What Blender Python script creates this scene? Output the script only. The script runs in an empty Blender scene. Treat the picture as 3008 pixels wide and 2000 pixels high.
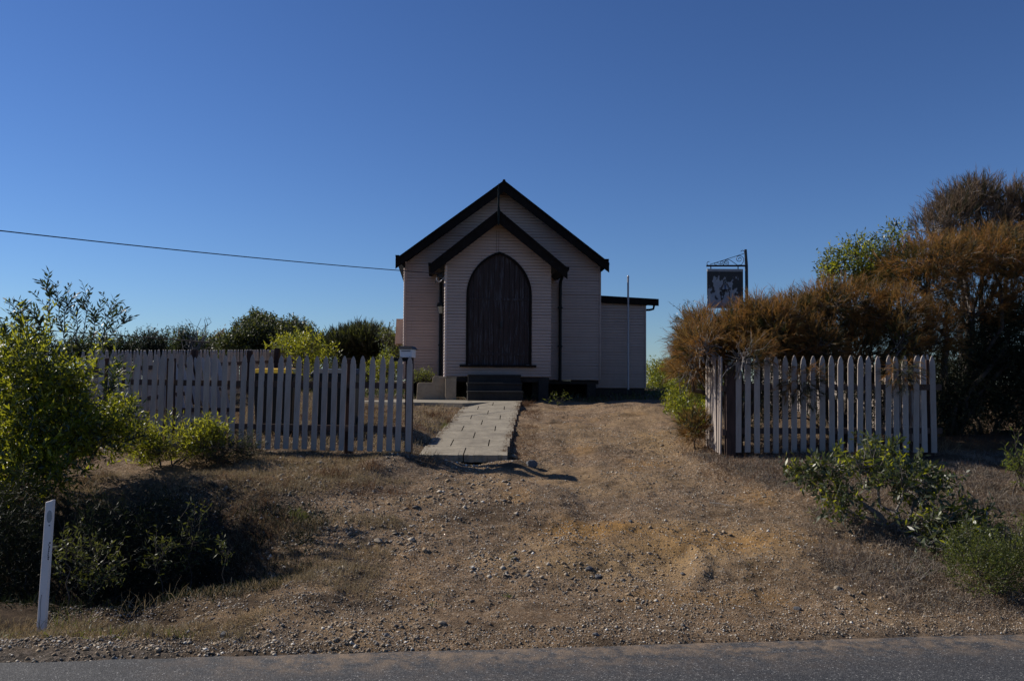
import bpy, bmesh, math, random
import numpy as np
from mathutils import Vector, Matrix
D = bpy.data; SC = bpy.context.scene; COL = SC.collection
R = math.radians

# ------------------------------------------------------------------ camera, sky, sun, exposure
F = 2500.0; CZ = 1.7; PIT = math.atan(120 / 2500.0); ROLL = 0.006
_f = np.array([0, math.cos(PIT), math.sin(PIT)]); _r0 = np.array([1.0, 0, 0]); _u0 = np.cross(_r0, _f)
_r = _r0 * math.cos(ROLL) + _u0 * math.sin(ROLL); _u = -_r0 * math.sin(ROLL) + _u0 * math.cos(ROLL)
cam = D.cameras.new('camera'); camo = D.objects.new('camera', cam); COL.objects.link(camo)
cam.sensor_width = 36; cam.lens = F / 3008 * 36; cam.clip_end = 3000
m = Matrix.Identity(4)
for i in range(3):
    m[i][0] = _r[i]; m[i][1] = _u[i]; m[i][2] = -_f[i]
m[2][3] = CZ
camo.matrix_world = m
SC.camera = camo

SUN_EL = R(36); SUN_AZ = math.atan2(-0.935, 0.355)          # azimuth measured from +Y towards +X
w = D.worlds.new('World'); SC.world = w; w.use_nodes = True
nt = w.node_tree; nt.nodes.clear()
sky = nt.nodes.new('ShaderNodeTexSky'); sky.sky_type = 'NISHITA'; sky.sun_disc = False
sky.sun_elevation = SUN_EL; sky.sun_rotation = SUN_AZ
sky.air_density = 1.0; sky.dust_density = 0.0; sky.ozone_density = 1.5; sky.altitude = 0
bg = nt.nodes.new('ShaderNodeBackground'); bg.inputs[1].default_value = 0.056
wo = nt.nodes.new('ShaderNodeOutputWorld')
hs = nt.nodes.new('ShaderNodeMix'); hs.data_type = 'RGBA'; hs.blend_type = 'MULTIPLY'; hs.inputs[0].default_value = 1.0
hs.inputs[7].default_value = (.53, .715, 1.06, 1)
gm = nt.nodes.new('ShaderNodeGamma'); gm.inputs[1].default_value = 1.16
nt.links.new(sky.outputs[0], gm.inputs[0]); nt.links.new(gm.outputs[0], hs.inputs[6]); nt.links.new(hs.outputs[2], bg.inputs[0]); nt.links.new(bg.outputs[0], wo.inputs[0])
sl = D.lights.new('sun', 'SUN'); sl.energy = 4.9; sl.angle = R(0.5); sl.color = (1.0, 0.93, 0.82)
so = D.objects.new('sun', sl); COL.objects.link(so)
sd = Vector((math.sin(SUN_AZ) * math.cos(SUN_EL), math.cos(SUN_AZ) * math.cos(SUN_EL), math.sin(SUN_EL)))
so.rotation_euler = sd.to_track_quat('Z', 'Y').to_euler(); so.location = (-20, 10, 20)
SC.view_settings.view_transform = 'Standard'; SC.view_settings.look = 'None'
SC.view_settings.exposure = 0.14; SC.view_settings.gamma = 1.0
SC.render.engine = 'CYCLES'
SC.cycles.max_bounces = 8; SC.cycles.diffuse_bounces = 4; SC.cycles.transmission_bounces = 4; SC.cycles.transparent_max_bounces = 8

def at(x, y, Y):
    d = _f + _r * ((x - 1504) / F) - _u * ((y - 1000) / F)
    return Vector((0, 0, CZ)) + Vector(d) * (Y / d[1])

# ------------------------------------------------------------------ helpers
def tag(o, label=None, cat=None, group=None, kind=None):
    if label: o['label'] = label
    if cat: o['category'] = cat
    if group: o['group'] = group
    if kind: o['kind'] = kind
    return o

def empty(name, loc, label, cat, group=None, rz=0):
    o = D.objects.new(name, None); COL.objects.link(o); o.location = loc; o.rotation_euler = (0, 0, rz)
    o.empty_display_size = 0.2
    return tag(o, label, cat, group)

def link(name, me, mat, parent=None, loc=None):
    o = D.objects.new(name, me); COL.objects.link(o)
    for mm in (mat if isinstance(mat, (list, tuple)) else [mat]): me.materials.append(mm)
    if parent is not None: o.parent = parent
    if loc is not None: o.location = loc
    return o

class MB:
    """collects polygons; build() links them as ONE mesh object"""
    def __init__(s): s.v = []; s.f = []
    def add(s, vs, fs):
        b = len(s.v); s.v += [tuple(p) for p in vs]; s.f += [tuple(b + i for i in f) for f in fs]; return s
    def box(s, x0, x1, y0, y1, z0, z1):
        return s.add([(x0,y0,z0),(x1,y0,z0),(x1,y1,z0),(x0,y1,z0),(x0,y0,z1),(x1,y0,z1),(x1,y1,z1),(x0,y1,z1)],
                     [(0,3,2,1),(4,5,6,7),(0,1,5,4),(1,2,6,5),(2,3,7,6),(3,0,4,7)])
    def hexa(s, p):   # 4 bottom pts + 4 top pts
        return s.add(p, [(0,3,2,1),(4,5,6,7),(0,1,5,4),(1,2,6,5),(2,3,7,6),(3,0,4,7)])
    def prism(s, poly, y0, y1):  # poly in (x,z), extruded along y (y0 front)
        n = len(poly)
        return s.add([(x, y0, z) for x, z in poly] + [(x, y1, z) for x, z in poly],
                     [tuple(range(n)), tuple(range(2*n-1, n-1, -1))] + [(i, i+n, (i+1) % n + n, (i+1) % n) for i in range(n)])
    def tube(s, pts, rad, sides=6, cap=True):
        pts = [Vector(p) for p in pts]; n = len(pts)
        rr = rad if isinstance(rad, (list, tuple)) else [rad] * n
        b = len(s.v); ref = None
        for i, p in enumerate(pts):
            t = (pts[min(i+1, n-1)] - pts[max(i-1, 0)])
            t = t.normalized() if t.length > 1e-9 else Vector((0, 0, 1))
            if ref is None: ref = t.orthogonal().normalized()
            a = (ref - t * ref.dot(t)); a = a.normalized() if a.length > 1e-6 else t.orthogonal().normalized()
            ref = a; c = t.cross(a)
            for k in range(sides):
                q = 2 * math.pi * k / sides
                s.v.append(tuple(p + (a * math.cos(q) + c * math.sin(q)) * rr[i]))
        for i in range(n-1):
            for k in range(sides):
                k2 = (k+1) % sides
                s.f.append((b+i*sides+k, b+i*sides+k2, b+(i+1)*sides+k2, b+(i+1)*sides+k))
        if cap:
            s.f.append(tuple(b + k for k in range(sides-1, -1, -1))); s.f.append(tuple(b+(n-1)*sides+k for k in range(sides)))
        return s
    def build(s, name, mat, parent=None, loc=None, smooth=False, bevel=0, rot=None):
        me = D.meshes.new(name); me.from_pydata(s.v, [], s.f); me.update()
        if smooth: me.polygons.foreach_set('use_smooth', [True] * len(me.polygons))
        o = link(name, me, mat, parent, loc)
        if rot: o.rotation_euler = rot
        if bevel:
            bv = o.modifiers.new('b', 'BEVEL'); bv.width = bevel; bv.segments = 2; bv.limit_method = 'ANGLE'
        return o

def npmesh(name, verts, faces, k):
    """verts (N,3) array, faces (M,k) array"""
    me = D.meshes.new(name); nv = len(verts); nf = len(faces)
    me.vertices.add(nv); me.vertices.foreach_set('co', np.asarray(verts, np.float32).ravel())
    me.loops.add(nf * k); me.loops.foreach_set('vertex_index', np.asarray(faces, np.int32).ravel())
    me.polygons.add(nf); me.polygons.foreach_set('loop_start', np.arange(0, nf * k, k, dtype=np.int32))
    me.update(calc_edges=True); me.validate()
    return me

# value noise
def _h(ix, iy, s):
    q = np.sin(ix * 127.1 + iy * 311.7 + s * 74.7) * 43758.5453
    return q - np.floor(q)
def vn(x, y, s=0):
    ix = np.floor(x); iy = np.floor(y); fx = x - ix; fy = y - iy
    fx = fx*fx*(3-2*fx); fy = fy*fy*(3-2*fy)
    a = _h(ix, iy, s); b = _h(ix+1, iy, s); c = _h(ix, iy+1, s); d = _h(ix+1, iy+1, s)
    return (a*(1-fx)+b*fx)*(1-fy) + (c*(1-fx)+d*fx)*fy - 0.5
def fbm(x, y, s=0, o=4):
    r = 0; a = 1.0
    for i in range(o):
        r = r + a * vn(x * 2**i + 13.7*i, y * 2**i - 7.1*i, s + i); a *= 0.5
    return r
def sst(a, b, x):
    t = np.clip((x - a) / (b - a), 0, 1); return t*t*(3-2*t)

# ------------------------------------------------------------------ materials
def newmat(name):
    m_ = D.materials.new(name); m_.use_nodes = True; t = m_.node_tree; t.nodes.clear()
    o = t.nodes.new('ShaderNodeOutputMaterial'); b = t.nodes.new('ShaderNodeBsdfPrincipled')
    t.links.new(b.outputs[0], o.inputs[0]); return m_, t, b, o
def N(t, typ, **kw):
    n = t.nodes.new(typ)
    for k, v in kw.items():
        if k in n.inputs: n.inputs[k].default_value = v
        else: setattr(n, k, v)
    return n
def ramp(t, fac, stops, interp='LINEAR'):
    r = t.nodes.new('ShaderNodeValToRGB'); r.color_ramp.interpolation = interp
    e = r.color_ramp.elements
    while len(e) < len(stops): e.new(0.5)
    for i, (p, c) in enumerate(stops):
        e[i].position = p; e[i].color = tuple(c) + (1,) if len(c) == 3 else c
    t.links.new(fac, r.inputs[0]); return r.outputs[0]
def mix(t, fac, a, b, mode='MIX'):
    n = t.nodes.new('ShaderNodeMix'); n.data_type = 'RGBA'; n.blend_type = mode
    for s, v in ((n.inputs[0], fac), (n.inputs[6], a), (n.inputs[7], b)):
        if hasattr(v, 'links'): t.links.new(v, s)
        else: s.default_value = v if not isinstance(v, tuple) or len(v) == 4 else v + (1,)
    return n.outputs[2]
def mth(t, op, a, b=0.0, clamp=False):
    n = t.nodes.new('ShaderNodeMath'); n.operation = op; n.use_clamp = clamp
    for s, v in ((n.inputs[0], a), (n.inputs[1], b)):
        if hasattr(v, 'links'): t.links.new(v, s)
        else: s.default_value = v
    return n.outputs[0]
def objco(t, scale=(1, 1, 1)):
    c = t.nodes.new('ShaderNodeTexCoord'); mp = t.nodes.new('ShaderNodeMapping')
    t.links.new(c.outputs['Object'], mp.inputs[0]); mp.inputs['Scale'].default_value = scale
    return mp.outputs[0]
def noise(t, co, scale, detail=4, rough=0.6):
    n = N(t, 'ShaderNodeTexNoise', Scale=scale, Detail=detail, Roughness=rough); t.links.new(co, n.inputs['Vector']); return n.outputs['Fac']
def voro(t, co, scale, out='Color'):
    n = N(t, 'ShaderNodeTexVoronoi', Scale=scale); t.links.new(co, n.inputs['Vector']); return n.outputs[out]
def bump(t, b, h, strength=0.4, dist=0.01):
    n = N(t, 'ShaderNodeBump', Strength=strength, Distance=dist); t.links.new(h, n.inputs['Height']); t.links.new(n.outputs[0], b.inputs['Normal'])

def mat_simple(name, col, rough=0.6, var=0.25, scale=6, stretch=(1, 1, 1), metal=0.0, bmp=0.15, dirt=None, spec=0.4):
    m_, t, b, o = newmat(name); co = objco(t, stretch)
    n1 = noise(t, co, scale, 5)
    lo = tuple(c * (1 - var) for c in col); hi = tuple(min(1, c * (1 + var)) for c in col)
    c = ramp(t, n1, [(0.3, lo), (0.7, hi)])
    if dirt:
        n2 = noise(t, co, scale * 2.7, 6, 0.7)
        c = mix(t, ramp(t, n2, [(0.55, (0, 0, 0)), (0.7, (1, 1, 1))]), c, dirt)
    t.links.new(c, b.inputs['Base Color']); b.inputs['Roughness'].default_value = rough
    b.inputs['Metallic'].default_value = metal; b.inputs['Specular IOR Level'].default_value = spec
    if bmp: bump(t, b, noise(t, co, scale * 8, 4), bmp, 0.01)
    return m_

def mat_leaf(name, cols, trans, tmix=0.45, rough=0.4, spec=0.5, clump=((.72, .78, .8), (1.2, 1.14, 1.05)), csc=2.6):
    m_, t, b, o = newmat(name)
    g = t.nodes.new('ShaderNodeNewGeometry')
    c = ramp(t, g.outputs['Random Per Island'], [(i / (len(cols)-1), q) for i, q in enumerate(cols)])
    c = mix(t, 1.0, c, ramp(t, noise(t, objco(t), csc, 3, .6), [(.38, clump[0]), (.62, clump[1])]), 'MULTIPLY')
    t.links.new(c, b.inputs['Base Color']); b.inputs['Roughness'].default_value = rough
    b.inputs['Specular IOR Level'].default_value = spec
    tr = t.nodes.new('ShaderNodeBsdfTranslucent')
    c2 = mix(t, 0.5, c, trans)
    t.links.new(c2, tr.inputs[0])
    ms = t.nodes.new('ShaderNodeMixShader'); ms.inputs[0].default_value = tmix
    t.links.new(b.outputs[0], ms.inputs[1]); t.links.new(tr.outputs[0], ms.inputs[2]); t.links.new(ms.outputs[0], o.inputs[0])
    return m_

# ground
def mat_ground():
    m_, t, b, o = newmat('ground_soil'); co = objco(t)
    v1 = voro(t, co, 55); v2 = voro(t, co, 130)
    s = t.nodes.new('ShaderNodeSeparateColor'); t.links.new(v1, s.inputs[0])
    s2 = t.nodes.new('ShaderNodeSeparateColor'); t.links.new(v2, s2.inputs[0])
    c1 = ramp(t, s.outputs[0], [(0, (.06, .043, .03)), (.25, (.16, .118, .08)), (.45, (.27, .19, .12)), (.65, (.19, .165, .135)), (.82, (.29, .225, .155)), (.93, (.38, .33, .27)), (1, (.66, .60, .52))])
    c2 = ramp(t, s2.outputs[0], [(0, (.09, .06, .036)), (.4, (.21, .145, .09)), (.75, (.30, .215, .135)), (1, (.42, .345, .26))])
    base = mix(t, 0.55, c1, c2)
    fine = noise(t, co, 9, 6, 0.7)
    sand = ramp(t, noise(t, co, 60, 5), [(.3, (.28, .20, .11)), (.7, (.47, .35, .205))])
    orange = ramp(t, noise(t, co, 40, 5), [(.3, (.25, .155, .06)), (.7, (.42, .265, .105))])
    def attr(n):
        a = t.nodes.new('ShaderNodeAttribute'); a.attribute_name = n; return a.outputs['Fac']
    c = mix(t, attr('sand'), base, sand)
    c = mix(t, attr('orange'), c, orange)
    grey = ramp(t, s.outputs[1], [(0, (.05, .046, .042)), (.6, (.12, .108, .095)), (1, (.26, .23, .2))])
    c = mix(t, attr('grey'), c, grey)
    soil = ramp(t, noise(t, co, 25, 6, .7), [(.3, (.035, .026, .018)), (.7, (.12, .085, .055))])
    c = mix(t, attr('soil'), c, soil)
    c = mix(t, 1.0, c, ramp(t, fine, [(.3, (.68, .68, .7)), (.7, (1.12, 1.1, 1.08))]), 'MULTIPLY')
    c = mix(t, 1.0, c, (1.10, 1.02, .93), 'MULTIPLY')
    big = ramp(t, noise(t, co, 1.7, 7, .72), [(.34, (.55, .53, .5)), (.46, (.97, .97, .97)), (.66, (1.15, 1.12, 1.08))])
    c = mix(t, 1.0, c, big, 'MULTIPLY')
    t.links.new(c, b.inputs['Base Color']); b.inputs['Roughness'].default_value = .9; b.inputs['Specular IOR Level'].default_value = .15
    hh = mth(t, 'ADD', mth(t, 'MULTIPLY', voro(t, co, 80, 'Distance'), -.5), mth(t, 'MULTIPLY', noise(t, co, 38, 9, .85), 2.2))
    bump(t, b, hh, 0.9, 0.02)
    return m_
def mat_asphalt():
    m_, t, b, o = newmat('asphalt'); co = objco(t)
    s = t.nodes.new('ShaderNodeSeparateColor'); t.links.new(voro(t, co, 140), s.inputs[0])
    c = ramp(t, s.outputs[0], [(0, (.015, .016, .019)), (.5, (.036, .037, .040)), (.85, (.066, .067, .068)), (.97, (.12, .12, .118)), (1, (.32, .32, .31))])
    c = mix(t, 1.0, c, ramp(t, noise(t, objco(t, (.6, 2, 1)), 1.6, 5), [(.3, (.8, .8, .82)), (.7, (1.15, 1.12, 1.1))]), 'MULTIPLY')
    # blown sand near the edge
    a = t.nodes.new('ShaderNodeAttribute'); a.attribute_name = 'sand'
    k = mth(t, 'MULTIPLY', a.outputs['Fac'], ramp(t, noise(t, co, 7, 6, .75), [(.42, (0, 0, 0)), (.62, (1, 1, 1))]))
    c = mix(t, k, c, (.24, .165, .10))
    t.links.new(c, b.inputs['Base Color']); b.inputs['Roughness'].default_value = .8
    bump(t, b, voro(t, co, 140, 'Distance'), 0.5, 0.006)
    return m_
PITCH = .074
def mat_boards():
    m_, t, b, o = newmat('painted_boards'); co = objco(t)
    c = ramp(t, noise(t, objco(t, (.5, .5, 3)), 2.2, 5), [(.3, (.41, .305, .25)), (.7, (.47, .355, .295))])
    gr = ramp(t, noise(t, objco(t, (3, 3, .5)), 3.5, 6, .75), [(.5, (0, 0, 0)), (.75, (.35, .35, .35))])
    c = mix(t, gr, c, (.30, .25, .215))
    sep = t.nodes.new('ShaderNodeSeparateXYZ'); cc = t.nodes.new('ShaderNodeTexCoord'); t.links.new(cc.outputs['Object'], sep.inputs[0])
    low = mth(t, 'MULTIPLY', mth(t, 'SUBTRACT', 1.25, sep.outputs[2], True), noise(t, co, 5, 6, .7), True)
    c = mix(t, mth(t, 'MULTIPLY', low, .75, True), c, (.22, .165, .115))
    rw = t.nodes.new('ShaderNodeTexBrick'); rw.inputs['Scale'].default_value = 1; rw.inputs['Brick Width'].default_value = 2.4; rw.inputs['Row Height'].default_value = PITCH * 5; rw.inputs['Mortar Size'].default_value = .004
    rw.inputs['Color1'].default_value = (1, 1, 1, 1); rw.inputs['Color2'].default_value = (.95, .95, .95, 1); rw.inputs['Mortar'].default_value = (.74, .72, .7, 1)
    mp = t.nodes.new('ShaderNodeCombineXYZ'); t.links.new(mth(t, 'ADD', sep.outputs[0], sep.outputs[1]), mp.inputs[0]); t.links.new(mth(t, 'SUBTRACT', sep.outputs[2], .44), mp.inputs[1]); t.links.new(mp.outputs[0], rw.inputs[0])
    c = mix(t, 1.0, c, rw.outputs[0], 'MULTIPLY')
    t.links.new(c, b.inputs['Base Color']); b.inputs['Roughness'].default_value = .55
    bump(t, b, noise(t, objco(t, (1, 1, 6)), 30, 3), .15, .004)
    return m_
def mat_door():
    m_, t, b, o = newmat('peeling_door_paint')
    st = noise(t, objco(t, (9, 9, .8)), 2.4, 6, .7)
    c = ramp(t, noise(t, objco(t, (20, 20, 1)), 2, 4), [(.3, (.011, .0045, .0038)), (.7, (.026, .0105, .0085))])
    k = ramp(t, st, [(.53, (0, 0, 0)), (.60, (1, 1, 1))])
    c = mix(t, mth(t, 'MULTIPLY', k, .8), c, (.058, .055, .066))
    t.links.new(c, b.inputs['Base Color']); b.inputs['Roughness'].default_value = .7
    bump(t, b, st, .3, .004)
    return m_
def mat_picket(name, c0, c1):
    m_, t, b, o = newmat(name); oi = t.nodes.new('ShaderNodeObjectInfo')
    c = ramp(t, oi.outputs['Random'], [(0, c0), (1, c1)])
    st = ramp(t, noise(t, objco(t, (30, 30, 3)), 1.2, 6, .7), [(.56, (0, 0, 0)), (.72, (.5, .5, .5))])
    c = mix(t, st, c, (.26, .22, .18))
    sp = ramp(t, noise(t, objco(t), 45, 3, .6), [(.68, (0, 0, 0)), (.73, (.7, .7, .7))])
    c = mix(t, sp, c, (.16, .10, .06))
    pl2 = ramp(t, noise(t, objco(t, (8, 8, 1.5)), 1.7, 4, .6), [(.35, (.78, .76, .72)), (.6, (1, 1, 1))]); c = mix(t, 1.0, c, pl2, 'MULTIPLY')
    t.links.new(c, b.inputs['Base Color']); b.inputs['Roughness'].default_value = .6
    return m_
def mat_concrete(name, lo, hi, bmp=.4):
    m_, t, b, o = newmat(name); co = objco(t)
    c = ramp(t, noise(t, co, 3, 7, .7), [(.3, lo), (.7, hi)])
    c = mix(t, ramp(t, noise(t, co, 14, 6, .75), [(.52, (0, 0, 0)), (.72, (.6, .6, .6))]), c, tuple(x * .45 for x in lo))
    t.links.new(c, b.inputs['Base Color']); b.inputs['Roughness'].default_value = .9
    bump(t, b, noise(t, co, 40, 6, .7), bmp, .012)
    return m_
def mat_sign():
    m_, t, b, o = newmat('peeling_sign_board'); co = objco(t)
    n1 = noise(t, objco(t, (1.5, 1, 1)), 4.5, 5, .6)
    s = t.nodes.new('ShaderNodeSeparateXYZ'); c_ = t.nodes.new('ShaderNodeTexCoord'); t.links.new(c_.outputs['Object'], s.inputs[0])
    # flaking is worst along the top corners of the board
    edge = mth(t, 'MULTIPLY', s.outputs[2], .45)
    ex = mth(t, 'MULTIPLY', mth(t, 'POWER', mth(t, 'ABSOLUTE', mth(t, 'MULTIPLY', s.outputs[0], 4.2)), 3.0), .13)
    k = ramp(t, mth(t, 'ADD', n1, mth(t, 'ADD', edge, ex)), [(.53, (0, 0, 0)), (.56, (1, 1, 1))])
    c = ramp(t, noise(t, co, 9, 5), [(.3, (.22, .23, .26)), (.7, (.32, .33, .35))])
    c = mix(t, k, c, (.022, .02, .02))
    t.links.new(c, b.inputs['Base Color']); b.inputs['Roughness'].default_value = .6
    return m_

M = dict(
    ground=mat_ground(), asphalt=mat_asphalt(), boards=mat_boards(), door=mat_door(), sign=mat_sign(),
    trim=mat_simple('dark_trim_paint', (.011, .008, .007), .8, .3, 5, dirt=(.022, .02, .018), spec=.12),
    iron_roof=mat_simple('dark_roof_iron', (.03, .027, .026), .65, .2, 4, spec=.25),
    green_trim=mat_simple('dark_green_paint', (.009, .013, .012), .6, .3, 6, spec=.2),
    void=mat_simple('underfloor_timber', (.035, .028, .022), .9, .3, 6),
    picket=mat_picket('picket_paint', (.31, .262, .235), (.43, .37, .33)),
    rail=mat_simple('weathered_rail_timber', (.07, .045, .035), .85, .35, 6, (1, 1, 1), bmp=.3),
    post=mat_simple('dark_post_timber', (.045, .025, .02), .85, .4, 5, (4, 4, 1), bmp=.3),
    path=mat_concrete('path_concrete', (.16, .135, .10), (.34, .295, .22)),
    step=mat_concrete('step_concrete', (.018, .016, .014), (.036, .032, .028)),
    wing=mat_concrete('render_wall_concrete', (.26, .20, .135), (.38, .30, .205)),
    bead=mat_simple('sunlit_bead_cream', (.62, .50, .43), .6, .08, 4),  # paler than the boards so the added corner strip looks sunlit
    white=mat_simple('white_paint', (.62, .63, .66), .45, .08, 4, dirt=(.42, .42, .42)),
    marker=mat_simple('marker_post_paint', (.72, .66, .62), .4, .06, 3, dirt=(.5, .48, .45), bmp=.05),
    black=mat_simple('black_iron', (.012, .012, .014), .45, .3, 8),
    bin=mat_simple('bin_plastic', (.014, .017, .016), .5, .2, 5, bmp=.05),
    yellow=mat_simple('yellow_lid_plastic', (.72, .42, .02), .45, .1, 4, bmp=.05),
    binlid=mat_simple('dark_lid_plastic', (.035, .04, .045), .45, .2, 4, bmp=.05),
    pipe=mat_simple('pale_pipe', (.34, .34, .37), .4, .1, 5, metal=.2),
    cable=mat_simple('cable_rubber', (.012, .015, .03), .6, .2, 5, bmp=0),
    glass=mat_simple('lantern_glass', (.45, .42, .30), .25, .15, 8, bmp=0, spec=.6),
    hood=mat_simple('hood_paint', (.56, .43, .35), .6, .06, 4),
    reflector=mat_simple('reflector', (.30, .31, .31), .25, .1, 200, bmp=.1),
    ink=mat_simple('dark_marks', (.03, .02, .03), .7, .3, 30, bmp=0),
    emblem=mat_simple('sign_emblem_paint', (.035, .02, .014), .7, .3, 30, bmp=0),
    emblem_blue=mat_simple('sign_emblem_blue', (.04, .08, .16), .7, .3, 30, bmp=0),
    rock=mat_simple('rock', (.28, .23, .17), .9, .35, 9, bmp=.6), rock_dark=mat_simple('rock_dark', (.10, .10, .105), .8, .35, 9, bmp=.6),
    bark=mat_simple('bark', (.06, .048, .04), .9, .4, 9, (1, 1, .4), bmp=.5),
    bark_pale=mat_simple('bark_pale', (.17, .15, .135), .8, .3, 9, (1, 1, .4), bmp=.4),
    leaf_wattle=mat_leaf('leaf_wattle', [(.03, .05, .009), (.06, .085, .013), (.12, .14, .02), (.28, .26, .03)], (.62, .62, .03), .52, .34, .55),
    leaf_tip=mat_leaf('leaf_wattle_tip', [(.02, .036, .018), (.035, .055, .022), (.06, .075, .03)], (.10, .14, .04), .3, .35, .5),
    leaf_lime=mat_leaf('leaf_lime', [(.11, .14, .012), (.20, .22, .02), (.34, .32, .035)], (.62, .60, .03), .5, .4),
    leaf_green=mat_leaf('leaf_green', [(.055, .085, .014), (.095, .125, .022), (.18, .195, .035)], (.36, .40, .04), .45, .45),
    needle_shade=mat_leaf('ditch_shade_blades', [(.012, .014, .007), (.02, .022, .01), (.035, .034, .018)], (.04, .05, .015), .2, .7, .2),  # blade colour darkened to carry the shade in the ditch
    leaf_olive=mat_leaf('leaf_olive', [(.03, .042, .012), (.06, .075, .018), (.12, .12, .025)], (.20, .21, .03), .35, .5),
    leaf_grey=mat_leaf('leaf_grey_green', [(.018, .028, .012), (.035, .05, .02), (.08, .095, .055), (.09, .10, .02)], (.18, .22, .04), .28, .4, .6),
    leaf_dark=mat_leaf('leaf_dark', [(.022, .034, .012), (.045, .06, .02), (.075, .085, .03)], (.14, .18, .04), .3, .5),
    leaf_shade=mat_leaf('leaf_shade_dark', [(.010, .013, .006), (.018, .022, .009), (.03, .032, .014)], (.04, .06, .012), .2, .6, .3),  # near-black leaves; the ditch shade is put into this colour
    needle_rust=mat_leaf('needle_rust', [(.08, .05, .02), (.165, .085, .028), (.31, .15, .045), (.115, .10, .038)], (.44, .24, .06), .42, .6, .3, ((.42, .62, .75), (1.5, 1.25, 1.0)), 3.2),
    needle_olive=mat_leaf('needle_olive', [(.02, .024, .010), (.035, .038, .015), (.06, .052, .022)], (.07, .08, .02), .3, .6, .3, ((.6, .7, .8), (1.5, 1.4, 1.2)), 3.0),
    needle_grey=mat_leaf('needle_grey', [(.11, .078, .055), (.17, .115, .08), (.24, .165, .115)], (.14, .10, .05), .3, .7, .2),
    needle_dark=mat_leaf('needle_dark', [(.03, .036, .018), (.055, .062, .03), (.09, .09, .055)], (.05, .06, .03), .2, .6, .3),
    straw=mat_leaf('dry_straw', [(.15, .11, .065), (.24, .18, .11), (.36, .29, .19)], (.32, .24, .12), .35, .7, .2),
    straw_red=mat_leaf('dry_red_grass', [(.085, .045, .025), (.14, .075, .04), (.20, .12, .07)], (.22, .12, .06), .3, .7, .2),
    heath=mat_leaf('heath_litter', [(.13, .10, .078), (.21, .17, .135), (.34, .29, .24), (.16, .095, .055)], (.15, .11, .09), .2, .8, .2),
    grass=mat_leaf('green_grass', [(.05, .07, .014), (.09, .105, .022), (.15, .14, .035)], (.24, .26, .04), .4, .5, .4),
)
# pebble material: colour per stone
def mat_pebble():
    m_, t, b, o = newmat('pebbles'); g = t.nodes.new('ShaderNodeNewGeometry')
    c = ramp(t, g.outputs['Random Per Island'], [(0, (.045, .04, .036)), (.18, (.12, .108, .095)), (.35, (.21, .145, .085)), (.6, (.28, .20, .12)), (.8, (.33, .275, .21)), (.94, (.44, .39, .32)), (1, (.72, .68, .6))])
    t.links.new(c, b.inputs['Base Color']); b.inputs['Roughness'].default_value = .75
    return m_
M['pebble'] = mat_pebble()

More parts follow.
